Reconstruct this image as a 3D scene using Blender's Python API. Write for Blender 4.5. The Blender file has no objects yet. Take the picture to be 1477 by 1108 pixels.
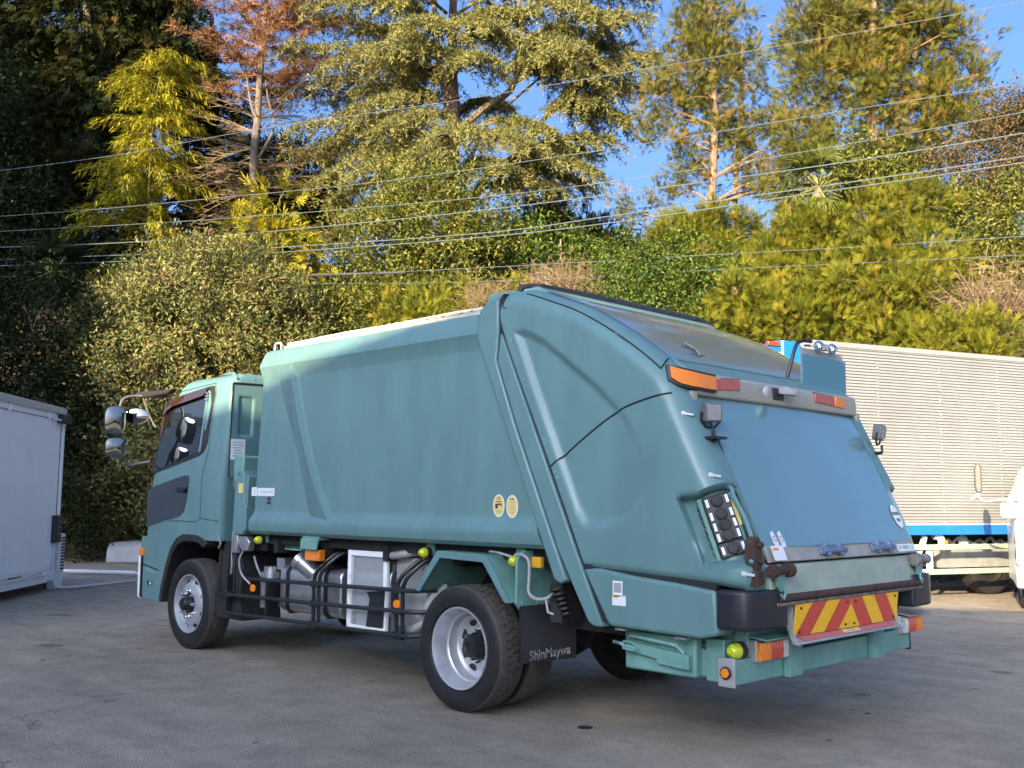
import bpy, bmesh, math, random
import numpy as np
from mathutils import Vector, Matrix

rng = np.random.default_rng(7)
random.seed(7)
sc = bpy.context.scene
COL = sc.collection
R = math.radians

# ------------------------------------------------------------------ camera
CAM = (-5.22193, 5.89893, 1.41019)
YAW, PITCH, ROLL, FPX = R(-45.14666), R(6.49548), R(0.46182), 1475.91
fw = Vector((math.cos(YAW) * math.cos(PITCH), math.sin(YAW) * math.cos(PITCH), math.sin(PITCH)))
rt = Vector((math.sin(YAW), -math.cos(YAW), 0))
up = rt.cross(fw)
rt2 = rt * math.cos(ROLL) + up * math.sin(ROLL)
up2 = up * math.cos(ROLL) - rt * math.sin(ROLL)
cam = bpy.data.cameras.new('camera')
camo = bpy.data.objects.new('camera', cam)
COL.objects.link(camo)
m = Matrix((rt2, up2, -fw)).transposed().to_4x4()
m.translation = Vector(CAM)
camo.matrix_world = m
cam.sensor_width = 36.0
cam.lens = FPX / 1477 * 36.0
cam.clip_start, cam.clip_end = 0.05, 2000
sc.camera = camo

# ------------------------------------------------------------------ sky, sun, exposure
SUN_AZ = (-0.300, 0.954)          # horizontal direction towards the sun
SUN_EL = R(18)
world = bpy.data.worlds.new('World')
sc.world = world
world.use_nodes = True
wn = world.node_tree
for n in list(wn.nodes):
    wn.nodes.remove(n)
sky = wn.nodes.new('ShaderNodeTexSky')
sky.sky_type = 'NISHITA'
sky.sun_disc = False
sky.sun_elevation = SUN_EL
sky.sun_rotation = math.atan2(SUN_AZ[0], SUN_AZ[1])
sky.air_density = 0.7
sky.dust_density = 7.0
sky.ozone_density = 5.3
bgn = wn.nodes.new('ShaderNodeBackground')
bgn.inputs['Strength'].default_value = 0.15
wo = wn.nodes.new('ShaderNodeOutputWorld')
wn.links.new(sky.outputs[0], bgn.inputs['Color'])
wn.links.new(bgn.outputs[0], wo.inputs['Surface'])

sun = bpy.data.lights.new('sun', 'SUN')
sun.energy = 4.8
sun.angle = R(0.4)
sun.color = (1.0, 0.78, 0.46)
suno = bpy.data.objects.new('sun', sun)
COL.objects.link(suno)
sdir = Vector((SUN_AZ[0] * math.cos(SUN_EL), SUN_AZ[1] * math.cos(SUN_EL), math.sin(SUN_EL))).normalized()
suno.rotation_euler = (-sdir).to_track_quat('-Z', 'Y').to_euler()
suno.location = (-6, 20, 12)

sc.view_settings.view_transform = 'Standard'
sc.view_settings.look = 'None'
sc.view_settings.exposure = 1.62
sc.view_settings.gamma = 1.0
sc.view_settings.use_curve_mapping = False
sc.render.engine = 'CYCLES'
sc.cycles.use_denoising = True
sc.cycles.max_bounces = 6
sc.cycles.diffuse_bounces = 3
sc.cycles.glossy_bounces = 3
sc.cycles.transmission_bounces = 3
sc.cycles.transparent_max_bounces = 4
sc.cycles.caustics_reflective = False
sc.cycles.caustics_refractive = False


# ------------------------------------------------------------------ placing by viewing ray and distance
def ray(px, py):
    return fw + rt2 * ((px - 738.5) / FPX) + up2 * ((554 - py) / FPX)


def at(px, py, d):
    """world point d metres ahead of the camera (along the ground) seen at px, py of the photograph"""
    r = ray(px, py)
    h = r.x * math.cos(YAW) + r.y * math.sin(YAW)
    return Vector(CAM) + r * (d / h)


def gpt(px, d, z=0.0):
    p = at(px, 700, d)
    return Vector((p.x, p.y, z))


# ------------------------------------------------------------------ materials
def mat(name, col, rough=0.5, metal=0.0, coat=0.0, spec=0.5, var=0.0, vscale=3.0, bump=0.0, bscale=60.0, col2=None, coatr=0.05, stretch=None):
    m = bpy.data.materials.new(name)
    m.use_nodes = True
    nt = m.node_tree
    b = nt.nodes['Principled BSDF']
    b.inputs['Base Color'].default_value = (*col, 1)
    b.inputs['Roughness'].default_value = rough
    b.inputs['Metallic'].default_value = metal
    b.inputs['Coat Weight'].default_value = coat
    b.inputs['Coat Roughness'].default_value = coatr
    if coat >= 0.9:
        b.inputs['Coat IOR'].default_value = 1.62
    b.inputs['Specular IOR Level'].default_value = spec
    if var > 0 or col2 or bump > 0:
        tc = nt.nodes.new('ShaderNodeTexCoord')
        src = tc.outputs['Object']
        if stretch:
            mp = nt.nodes.new('ShaderNodeMapping')
            mp.inputs['Scale'].default_value = stretch
            nt.links.new(src, mp.inputs['Vector'])
            src = mp.outputs[0]
    if var > 0 or col2:
        n = nt.nodes.new('ShaderNodeTexNoise')
        n.inputs['Scale'].default_value = vscale
        n.inputs['Detail'].default_value = 8
        n.inputs['Roughness'].default_value = 0.62
        nt.links.new(src, n.inputs['Vector'])
        cr = nt.nodes.new('ShaderNodeValToRGB')
        c2 = col2 or tuple(c * (1 - var) for c in col)
        c1 = col if col2 else tuple(min(1, c * (1 + var)) for c in col)
        cr.color_ramp.elements[0].position = 0.36
        cr.color_ramp.elements[1].position = 0.66
        cr.color_ramp.elements[0].color = (*c2, 1)
        cr.color_ramp.elements[1].color = (*c1, 1)
        nt.links.new(n.outputs[0], cr.inputs[0])
        nt.links.new(cr.outputs[0], b.inputs['Base Color'])
        mr = nt.nodes.new('ShaderNodeMapRange')
        mr.inputs['To Min'].default_value = min(1, rough * 1.25 + 0.03)
        mr.inputs['To Max'].default_value = rough * 0.8
        nt.links.new(n.outputs[0], mr.inputs['Value'])
        nt.links.new(mr.outputs[0], b.inputs['Roughness'])
    if bump > 0:
        n2 = nt.nodes.new('ShaderNodeTexNoise')
        n2.inputs['Scale'].default_value = bscale
        n2.inputs['Detail'].default_value = 4
        nt.links.new(src, n2.inputs['Vector'])
        bp = nt.nodes.new('ShaderNodeBump')
        bp.inputs['Strength'].default_value = bump
        bp.inputs['Distance'].default_value = 0.02
        nt.links.new(n2.outputs[0], bp.inputs['Height'])
        nt.links.new(bp.outputs[0], b.inputs['Normal'])
    return m


def leafmat(name, cols, transl=0.3, rough=0.55, spec=0.35):
    rough, spec = min(.75, rough + .12), spec * .6
    """leaf colour by the leaf's own random tint"""
    m = bpy.data.materials.new(name)
    m.use_nodes = True
    nt = m.node_tree
    b = nt.nodes['Principled BSDF']
    out = nt.nodes['Material Output']
    at_ = nt.nodes.new('ShaderNodeAttribute')
    at_.attribute_name = 'tint'
    cr = nt.nodes.new('ShaderNodeValToRGB')
    e = cr.color_ramp.elements
    while len(e) < len(cols):
        e.new(0.5)
    for i, c in enumerate(cols):
        e[i].position = i / (len(cols) - 1)
        e[i].color = (*c, 1)
    nt.links.new(at_.outputs['Fac'], cr.inputs[0])
    nt.links.new(cr.outputs[0], b.inputs['Base Color'])
    b.inputs['Roughness'].default_value = rough
    b.inputs['Specular IOR Level'].default_value = spec
    tr = nt.nodes.new('ShaderNodeBsdfTranslucent')
    nt.links.new(cr.outputs[0], tr.inputs['Color'])
    mx = nt.nodes.new('ShaderNodeMixShader')
    mx.inputs[0].default_value = transl
    nt.links.new(b.outputs[0], mx.inputs[1])
    nt.links.new(tr.outputs[0], mx.inputs[2])
    nt.links.new(mx.outputs[0], out.inputs['Surface'])
    return m


TEAL = (0.116, 0.226, 0.238)
M = {}
M['paint'] = mat('teal_paint', TEAL, 0.42, coat=0.22, var=0.085, vscale=3.0, coatr=0.12, spec=0.35, stretch=(1.6, 1.6, 0.45))
M['paint_gloss'] = mat('glossy_door_paint', TEAL, 0.34, coat=1.0, var=0.05, vscale=2.0, coatr=0.07)
M['paint_flat'] = mat('worn_teal_paint', (0.140, 0.305, 0.280), 0.5, var=0.16, vscale=6, bump=0.05, bscale=25)
M['paint_dusty'] = mat('dusty_roof_paint', (0.115, 0.195, 0.215), 0.34, coat=1.0, col2=(0.19, 0.215, 0.21), vscale=3.5, coatr=0.10, stretch=(2.5, 0.6, 2.5))
M['paint_worn'] = mat('worn_edge_paint', (0.29, 0.36, 0.32), 0.5, col2=(0.20, 0.31, 0.28), vscale=7, bump=0.05, bscale=40)
M['gap'] = mat('dark_gap', (0.012, 0.016, 0.018), 0.7)
M['black'] = mat('black_metal', (0.014, 0.015, 0.018), 0.38, var=0.3, vscale=10)
M['rubber'] = mat('black_rubber', (0.018, 0.018, 0.020), 0.62, var=0.35, vscale=6, bump=0.06, bscale=50)
M['tread'] = mat('dusty_tyre_tread', (0.085, 0.078, 0.068), 0.85, col2=(0.05, 0.047, 0.043), vscale=12, bump=0.12, bscale=80)
M['sidewall'] = mat('tyre_sidewall', (0.013, 0.013, 0.015), 0.55, var=0.4, vscale=9, bump=0.05, bscale=40)
M['flap'] = mat('mud_flap_rubber', (0.022, 0.024, 0.030), 0.5, col2=(0.040, 0.042, 0.048), vscale=3, bump=0.1, bscale=8)
M['plastic'] = mat('black_plastic', (0.014, 0.016, 0.024), 0.42, var=0.2, vscale=4)
M['steel'] = mat('brushed_steel', (0.55, 0.57, 0.60), 0.34, metal=0.9, var=0.15, vscale=8)
M['wheel'] = mat('silver_wheel_paint', (0.52, 0.54, 0.58), 0.36, metal=0.55, var=0.12, vscale=10)
M['tank'] = mat('aluminium_tank', (0.50, 0.52, 0.55), 0.32, metal=0.85, var=0.2, vscale=5, bump=0.03, bscale=12)
M['chrome'] = mat('chrome', (0.75, 0.77, 0.80), 0.08, metal=1.0)
M['mirror'] = mat('mirror_glass', (0.26, 0.27, 0.27), 0.01, metal=1.0)
M['glass'] = mat('dark_window_glass', (0.010, 0.013, 0.015), 0.03, coat=1.0, spec=0.9, coatr=0.01)
M['visor'] = mat('smoked_visor', (0.050, 0.025, 0.022), 0.12, coat=0.6)
M['dark'] = mat('underbody_black', (0.012, 0.012, 0.013), 0.75, var=0.4, vscale=6)
M['rust'] = mat('rusty_steel', (0.085, 0.042, 0.028), 0.8, col2=(0.030, 0.020, 0.017), vscale=25, bump=0.25, bscale=60)
M['oldsteel'] = mat('scuffed_steel', (0.32, 0.31, 0.28), 0.5, metal=0.5, col2=(0.13, 0.11, 0.09), vscale=14, bump=0.15, bscale=40)
M['beige'] = mat('grey_beige_paint', (0.36, 0.36, 0.31), 0.42, coat=0.15, col2=(0.30, 0.30, 0.27), vscale=4)
M['lip'] = mat('scuffed_pale_green', (0.36, 0.42, 0.35), 0.5, col2=(0.26, 0.33, 0.29), vscale=5, bump=0.06, bscale=25, stretch=(1, 1, 2.5))
M['orange'] = mat('orange_lens', (0.80, 0.22, 0.012), 0.25, coat=0.5, var=0.06, vscale=90)
M['red'] = mat('red_lens', (0.55, 0.045, 0.03), 0.25, coat=0.6, var=0.06, vscale=90)
M['redflat'] = mat('matt_red_lens', (0.46, 0.10, 0.07), 0.35, coat=0.3, var=0.1, vscale=30)
M['clear'] = mat('clear_lens', (0.50, 0.52, 0.56), 0.18, coat=0.8, var=0.08, vscale=50)
M['railpaint'] = mat('pale_sealant', (0.52, 0.50, 0.44), 0.6, var=0.15, vscale=20)
M['bluehinge'] = mat('bluish_scuffed_steel', (0.16, 0.22, 0.34), 0.4, metal=0.4, var=0.3, vscale=20)
M['lime'] = mat('lime_marker_lens', (0.50, 0.56, 0.015), 0.2, coat=0.8, var=0.15, vscale=30)
M['yellow'] = mat('reflective_yellow', (0.92, 0.50, 0.01), 0.4, coat=0.25, var=0.10, vscale=60)
M['redstripe'] = mat('reflective_red', (0.58, 0.060, 0.035), 0.4, coat=0.25, var=0.08, vscale=60)
M['pinkred'] = mat('faded_red_strip', (0.52, 0.12, 0.12), 0.45, col2=(0.44, 0.16, 0.16), vscale=8)
M['white'] = mat('white_paint', (0.78, 0.79, 0.80), 0.35, coat=0.3, var=0.04, vscale=2)
M['sticker'] = mat('white_sticker', (0.72, 0.76, 0.80), 0.4)
M['cream'] = mat('cream_sticker', (0.72, 0.58, 0.20), 0.4, var=0.08, vscale=40)
M['ink'] = mat('black_ink', (0.03, 0.03, 0.035), 0.6)
M['redink'] = mat('red_ink', (0.50, 0.10, 0.05), 0.6)
M['greyink'] = mat('grey_print', (0.30, 0.32, 0.36), 0.6)
M['plate'] = mat('teal_number_plate', (0.085, 0.235, 0.30), 0.6)
M['mesh'] = mat('grille_mesh_steel', (0.50, 0.55, 0.60), 0.45)
M['foam'] = mat('dusty_radiator_core', (0.10, 0.075, 0.035), 0.9, var=0.5, vscale=60)
M['corr'] = mat('corrugated_aluminium', (0.315, 0.325, 0.335), 0.40, metal=0.2, var=0.07, vscale=1.2)
M['blue'] = mat('blue_paint', (0.010, 0.17, 0.56), 0.3, coat=0.5, var=0.08, vscale=3)
M['wallpanel'] = mat('white_wall_panel', (0.90, 0.90, 0.88), 0.4, var=0.03, vscale=1.5)
M['greymetal'] = mat('grey_galvanised', (0.36, 0.37, 0.38), 0.5, metal=0.3, var=0.15, vscale=6)
M['wood'] = mat('weathered_brown_board', (0.16, 0.105, 0.062), 0.8, var=0.3, vscale=5, bump=0.2, bscale=20, stretch=(1, 12, 12))
M['concrete'] = mat('pale_concrete', (0.40, 0.41, 0.42), 0.85, var=0.15, vscale=4, bump=0.2, bscale=30)
M['bark'] = mat('grey_brown_bark', (0.19, 0.145, 0.105), 0.9, var=0.35, vscale=5, bump=0.5, bscale=14, stretch=(3, 3, 0.5))
M['bark_red'] = mat('reddish_pale_bark', (0.25, 0.155, 0.10), 0.9, var=0.35, vscale=6, bump=0.4, bscale=16, stretch=(3, 3, 0.5))
M['bark_grey'] = mat('grey_trunk_bark', (0.13, 0.105, 0.085), 0.9, var=0.35, vscale=5, bump=0.5, bscale=14, stretch=(3, 3, 0.5))
M['twig'] = mat('brown_twigs', (0.21, 0.145, 0.085), 0.9, var=0.3, vscale=3)
M['twig_orange'] = mat('orange_brown_twigs', (0.30, 0.135, 0.07), 0.9, var=0.25, vscale=3)
M['culm'] = mat('yellow_green_culm', (0.30, 0.30, 0.09), 0.5, var=0.2, vscale=3)
M['cable'] = mat('pale_cable_sheath', (0.10, 0.125, 0.15), 0.6)
M['cabledark'] = mat('black_cable_sleeve', (0.05, 0.05, 0.05), 0.5)


def asphalt():
    m = bpy.data.materials.new('worn_asphalt')
    m.use_nodes = True
    nt = m.node_tree
    b = nt.nodes['Principled BSDF']
    tc = nt.nodes.new('ShaderNodeTexCoord')

    def noise(s, d=6, r=0.6, vec=None):
        n = nt.nodes.new('ShaderNodeTexNoise')
        n.inputs['Scale'].default_value = s
        n.inputs['Detail'].default_value = d
        n.inputs['Roughness'].default_value = r
        nt.links.new(vec or tc.outputs['Object'], n.inputs['Vector'])
        return n

    def ramp(src, stops):
        cr = nt.nodes.new('ShaderNodeValToRGB')
        e = cr.color_ramp.elements
        while len(e) < len(stops):
            e.new(0.5)
        for i, (p, c) in enumerate(stops):
            e[i].position = p
            e[i].color = (*c, 1)
        nt.links.new(src, cr.inputs[0])
        return cr

    def mul(a, bb, fac=1.0, kind='MULTIPLY'):
        x = nt.nodes.new('ShaderNodeMix')
        x.data_type = 'RGBA'
        x.blend_type = kind
        if isinstance(fac, float):
            x.inputs[0].default_value = fac
        else:
            nt.links.new(fac, x.inputs[0])
        nt.links.new(a, x.inputs[6])
        nt.links.new(bb, x.inputs[7])
        return x.outputs[2]
    big = ramp(noise(0.22, 5, 0.55).outputs[0], [(0.33, (0.285, 0.245, 0.198)), (0.52, (0.350, 0.302, 0.245)), (0.70, (0.415, 0.360, 0.292))])
    # tyre-worn streaks along one direction
    mp = nt.nodes.new('ShaderNodeMapping')
    mp.inputs['Rotation'].default_value = (0, 0, R(40))
    mp.inputs['Scale'].default_value = (0.25, 2.6, 1)
    nt.links.new(tc.outputs['Object'], mp.inputs['Vector'])
    st = ramp(noise(1.0, 5, 0.6, mp.outputs[0]).outputs[0], [(0.35, (0.84, 0.84, 0.85)), (0.65, (1.06, 1.05, 1.03))])
    # aggregate speckle
    vo = nt.nodes.new('ShaderNodeTexVoronoi')
    vo.inputs['Scale'].default_value = 95
    nt.links.new(tc.outputs['Object'], vo.inputs['Vector'])
    sp = ramp(vo.outputs['Color'], [(0.10, (0.66, 0.66, 0.66)), (0.5, (1, 1, 1)), (0.93, (1.35, 1.33, 1.28))])
    med = ramp(noise(3.2, 8, 0.68).outputs[0], [(0.36, (0.80, 0.80, 0.80)), (0.62, (1.10, 1.09, 1.07))])
    c = mul(big.outputs[0], st.outputs[0])
    c = mul(c, sp.outputs[0], 0.45)
    c = mul(c, med.outputs[0])
    # small dark oil spots
    sn = noise(1.7, 2, 0.4)
    sr = ramp(sn.outputs[0], [(0.0, (0, 0, 0)), (0.69, (0, 0, 0)), (0.735, (1, 1, 1))])
    dk = nt.nodes.new('ShaderNodeRGB')
    dk.outputs[0].default_value = (0.066, 0.064, 0.064, 1)
    fr = nt.nodes.new('ShaderNodeMath')
    fr.operation = 'MULTIPLY'
    fr.inputs[1].default_value = 0.6
    nt.links.new(sr.outputs[0], fr.inputs[0])
    c = mul(c, dk.outputs[0], fr.outputs[0], 'MIX')
    # hairline cracks in the old surface
    vc = nt.nodes.new('ShaderNodeTexVoronoi')
    vc.feature = 'DISTANCE_TO_EDGE'
    vc.inputs['Scale'].default_value = 0.42
    wv = nt.nodes.new('ShaderNodeVectorMath')
    wv.operation = 'ADD'
    ns = noise(1.6, 6, 0.65)
    nt.links.new(tc.outputs['Object'], wv.inputs[0])
    nt.links.new(ns.outputs['Color'], wv.inputs[1])
    nt.links.new(wv.outputs[0], vc.inputs['Vector'])
    ck = ramp(vc.outputs['Distance'], [(0.0, (1, 1, 1)), (0.0035, (1, 1, 1)), (0.0075, (0, 0, 0))])
    gate = ramp(noise(0.35, 3, 0.5).outputs[0], [(0.47, (0, 0, 0)), (0.56, (1, 1, 1))])
    cg = nt.nodes.new('ShaderNodeMath')
    cg.operation = 'MULTIPLY'
    nt.links.new(ck.outputs[0], cg.inputs[0])
    nt.links.new(gate.outputs[0], cg.inputs[1])
    c2_ = nt.nodes.new('ShaderNodeMath')
    c2_.operation = 'MULTIPLY'
    c2_.inputs[1].default_value = 0.55
    nt.links.new(cg.outputs[0], c2_.inputs[0])
    c = mul(c, dk.outputs[0], c2_.outputs[0], 'MIX')
    # pale dusty drifts
    dr = ramp(noise(0.55, 7, 0.66).outputs[0], [(0.50, (0, 0, 0)), (0.72, (1, 1, 1))])
    d2 = nt.nodes.new('ShaderNodeMath')
    d2.operation = 'MULTIPLY'
    d2.inputs[1].default_value = 0.45
    nt.links.new(dr.outputs[0], d2.inputs[0])
    du = nt.nodes.new('ShaderNodeRGB')
    du.outputs[0].default_value = (0.43, 0.37, 0.29, 1)
    c = mul(c, du.outputs[0], d2.outputs[0], 'MIX')
    nt.links.new(c, b.inputs['Base Color'])
    b.inputs['Roughness'].default_value = 0.88
    b.inputs['Specular IOR Level'].default_value = 0.3
    bp = nt.nodes.new('ShaderNodeBump')
    bp.inputs['Strength'].default_value = 0.5
    bp.inputs['Distance'].default_value = 0.012
    ad = nt.nodes.new('ShaderNodeMath')
    ad.operation = 'ADD'
    nt.links.new(vo.outputs['Distance'], ad.inputs[0])
    nt.links.new(noise(30, 5, 0.7).outputs[0], ad.inputs[1])
    nt.links.new(ad.outputs[0], bp.inputs['Height'])
    nt.links.new(bp.outputs[0], b.inputs['Normal'])
    return m


M['asphalt'] = asphalt()
M['soil'] = mat('leaf_covered_soil', (0.085, 0.060, 0.036), 0.95, col2=(0.040, 0.030, 0.020), vscale=3, bump=0.6, bscale=12)

L = {}
L['olive'] = leafmat('tea_olive_leaves', [(0.050, 0.072, 0.024), (0.115, 0.140, 0.040), (0.20, 0.205, 0.060), (0.29, 0.255, 0.09), (0.20, 0.12, 0.06)], 0.22, 0.40, 0.5)
L['broad'] = leafmat('evergreen_leaves', [(0.050, 0.070, 0.016), (0.105, 0.125, 0.020), (0.17, 0.175, 0.026), (0.25, 0.22, 0.035)], 0.28, 0.42, 0.5)
L['box'] = leafmat('boxwood_leaves', [(0.030, 0.060, 0.012), (0.065, 0.115, 0.018), (0.11, 0.165, 0.022), (0.17, 0.20, 0.03)], 0.28, 0.42, 0.5)
L['cypress'] = leafmat('golden_cypress_sprays', [(0.070, 0.085, 0.012), (0.140, 0.158, 0.016), (0.215, 0.212, 0.020), (0.29, 0.235, 0.03)], 0.38, 0.6, 0.25)
L['cypress_brown'] = leafmat('browning_cypress_sprays', [(0.062, 0.074, 0.016), (0.122, 0.130, 0.022), (0.190, 0.176, 0.030), (0.27, 0.155, 0.04)], 0.38, 0.6, 0.25)
L['pine'] = leafmat('deep_green_sprays', [(0.062, 0.076, 0.016), (0.122, 0.132, 0.022), (0.190, 0.178, 0.030), (0.27, 0.150, 0.04)], 0.36, 0.6, 0.25)
L['deodar'] = leafmat('deodar_needles', [(0.055, 0.066, 0.026), (0.130, 0.138, 0.048), (0.210, 0.202, 0.066), (0.29, 0.26, 0.08)], 0.22, 0.55, 0.3)
L['dark'] = leafmat('shade_toned_evergreen_leaves', [(0.007, 0.013, 0.006), (0.016, 0.025, 0.010), (0.030, 0.040, 0.014)], 0.2, 0.6, 0.15)  # shade on the left-hand plants is put into this lowered leaf colour
L['cedar'] = leafmat('shade_toned_cedar_sprays', [(0.008, 0.014, 0.007), (0.020, 0.028, 0.010), (0.042, 0.048, 0.015), (0.085, 0.065, 0.02)], 0.22, 0.65, 0.12)  # cedar green darkened too, so the base tones carry the left side's shade
L['bamboo'] = leafmat('yellow_green_bamboo_leaves', [(0.13, 0.14, 0.012), (0.24, 0.235, 0.015), (0.35, 0.31, 0.02), (0.42, 0.35, 0.03)], 0.35, 0.5, 0.3)
L['needleorange'] = leafmat('orange_winter_needles', [(0.16, 0.080, 0.045), (0.25, 0.125, 0.06), (0.32, 0.18, 0.085)], 0.3, 0.7, 0.2)
L['palm'] = leafmat('palm_fronds', [(0.045, 0.065, 0.014), (0.10, 0.12, 0.022), (0.17, 0.17, 0.035)], 0.2, 0.4, 0.5)
L['brownish'] = leafmat('brownish_autumn_leaves', [(0.05, 0.055, 0.018), (0.10, 0.085, 0.03), (0.16, 0.11, 0.045), (0.20, 0.10, 0.06)], 0.25, 0.55, 0.3)
L['litter'] = leafmat('dead_leaf_litter', [(0.06, 0.035, 0.02), (0.13, 0.08, 0.04), (0.22, 0.15, 0.08), (0.30, 0.24, 0.15)], 0.1, 0.8, 0.2)


# ------------------------------------------------------------------ mesh helpers
class MB:
    def __init__(s):
        s.v, s.f, s.mi = [], [], []
        s.cur = 0
        s.turn = False

    def add(s, vs, fs):
        o = len(s.v)
        s.v += [tuple(p) for p in vs]
        for f in fs:
            s.f.append([o + i for i in f])
            s.mi.append(s.cur)
        return s

    def box(s, x0, x1, y0, y1, z0, z1, mtx=None):
        vs = [Vector((x, y, z)) for z in (z0, z1) for y in (y0, y1) for x in (x0, x1)]
        if mtx:
            vs = [mtx @ v for v in vs]
        return s.add(vs, [(0, 2, 3, 1), (4, 5, 7, 6), (0, 1, 5, 4), (2, 6, 7, 3), (0, 4, 6, 2), (1, 3, 7, 5)])

    def prism(s, pts, axis, a, b, mtx=None):
        """extrude a 2-D outline: axis 'y' -> (x,z), 'x' -> (y,z), 'z' -> (x,y)"""
        n = len(pts)
        ar = sum(pts[i][0] * pts[(i + 1) % n][1] - pts[(i + 1) % n][0] * pts[i][1] for i in range(n))
        if ar < 0:
            pts = pts[::-1]
        mk = {'y': lambda p, t: Vector((p[0], t, p[1])), 'x': lambda p, t: Vector((t, p[0], p[1])), 'z': lambda p, t: Vector((p[0], p[1], t))}[axis]
        lo, hi = min(a, b), max(a, b)
        vs = [mk(p, lo) for p in pts] + [mk(p, hi) for p in pts]
        if mtx:
            vs = [mtx @ v for v in vs]
        fs = [tuple(range(n))[::-1], tuple(range(n, 2 * n))] + [(i, (i + 1) % n, n + (i + 1) % n, n + i) for i in range(n)]
        if axis == 'y':
            fs = [f[::-1] for f in fs]
        return s.add(vs, fs)

    def tube(s, path, r, n=8, cap=True):
        path = [Vector(p) for p in path]
        k = len(path)
        rs = r if isinstance(r, (list, tuple)) else [r] * k
        t0 = (path[1] - path[0]).normalized()
        ref = Vector((0, 0, 1)) if abs(t0.z) < 0.9 else Vector((1, 0, 0))
        u = t0.cross(ref).normalized()
        vs = []
        for i, p in enumerate(path):
            t = ((path[min(i + 1, k - 1)] - path[max(i - 1, 0)])).normalized()
            u = (u - t * u.dot(t)).normalized()
            w = t.cross(u)
            for j in range(n):
                a = 2 * math.pi * j / n
                vs.append(p + (u * math.cos(a) + w * math.sin(a)) * rs[i])
        fs = [(i * n + j, i * n + (j + 1) % n, (i + 1) * n + (j + 1) % n, (i + 1) * n + j) for i in range(k - 1) for j in range(n)]
        if cap:
            fs += [tuple(range(n))[::-1], tuple(range((k - 1) * n, k * n))]
        return s.add(vs, fs)

    def cyl(s, c, axis, r, h, n=20):
        c = Vector(c)
        a = Vector(axis).normalized()
        return s.tube([c - a * h / 2, c + a * h / 2], r, n)

    def lathe(s, prof, c, axis, n=32, closed=False):
        """prof: list of (radius, offset along the axis)"""
        c = Vector(c)
        a = Vector(axis).normalized()
        ref = Vector((0, 0, 1)) if abs(a.z) < 0.9 else Vector((1, 0, 0))
        u = a.cross(ref).normalized()
        w = a.cross(u)
        vs = []
        for (r, h) in prof:
            for j in range(n):
                t = 2 * math.pi * j / n
                vs.append(c + a * h + (u * math.cos(t) + w * math.sin(t)) * r)
        k = len(prof)
        fs = [(i * n + j, (i + 1) * n + j, (i + 1) * n + (j + 1) % n, i * n + (j + 1) % n) for i in range(k - 1) for j in range(n)]
        if closed:
            fs += [tuple(range(n)), tuple(range((k - 1) * n, k * n))[::-1]]
        return s.add(vs, fs)

    def grid(s, rows, flip=False):
        nr, nc = len(rows), len(rows[0])
        vs = [p for r in rows for p in r]
        fs = [(i * nc + j, i * nc + j + 1, (i + 1) * nc + j + 1, (i + 1) * nc + j) for i in range(nr - 1) for j in range(nc - 1)]
        if flip:
            fs = [f[::-1] for f in fs]
        return s.add(vs, fs)

    def mirror_y(s):
        o = len(s.v)
        s.v += [(x, -y, z) for (x, y, z) in s.v]
        s.f += [[o + i for i in f[::-1]] for f in s.f]
        s.mi += list(s.mi)
        return s

    def mesh(s, name, mats, smooth=38):
        me = bpy.data.meshes.new(name)
        me.from_pydata(s.v, [], s.f)
        if len(s.f) < 20000:
            bm = bmesh.new()
            bm.from_mesh(me)
            bmesh.ops.recalc_face_normals(bm, faces=bm.faces)
            if s.turn:
                bmesh.ops.reverse_faces(bm, faces=bm.faces)
            bm.to_mesh(me)
            bm.free()
        for mm in (mats if isinstance(mats, (list, tuple)) else [mats]):
            me.materials.append(mm)
        if any(s.mi):
            me.polygons.foreach_set('material_index', s.mi)
        if smooth:
            me.polygons.foreach_set('use_smooth', [True] * len(me.polygons))
            me.set_sharp_from_angle(angle=R(smooth))
        me.update()
        return me

    def obj(s, name, mats, parent=None, smooth=38, bevel=0.0, seg=2):
        o = bpy.data.objects.new(name, s.mesh(name, mats, smooth))
        COL.objects.link(o)
        o.parent = parent
        if bevel:
            b = o.modifiers.new('bevel', 'BEVEL')
            b.width = bevel
            b.segments = seg
            b.limit_method = 'ANGLE'
            b.angle_limit = R(35)
        return o


def pair(mb, name, mats, parent, smooth=38, bevel=0.0, seg=2):
    """the left part and its mirrored twin on the right"""
    o = mb.obj(name, mats, parent, smooth, bevel, seg)
    m2 = MB()
    m2.v = [(x, -y, z) for (x, y, z) in mb.v]
    m2.f = [f[::-1] for f in mb.f]
    m2.mi = list(mb.mi)
    m2.obj(name, mats, parent, smooth, bevel, seg)
    return o


def tag(o, label=None, cat=None, group=None, kind=None):
    for k, v in (('label', label), ('category', cat), ('group', group), ('kind', kind)):
        if v:
            o[k] = v
    return o


def empty(name, loc=(0, 0, 0), parent=None, rot=(0, 0, 0)):
    o = bpy.data.objects.new(name, None)
    o.empty_display_size = 0.2
    COL.objects.link(o)
    o.location = loc
    o.rotation_euler = rot
    o.parent = parent
    return o


def link(me, name, parent=None, loc=(0, 0, 0), rot=(0, 0, 0)):
    o = bpy.data.objects.new(name, me)
    COL.objects.link(o)
    o.location = loc
    o.rotation_euler = rot
    o.parent = parent
    return o


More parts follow.
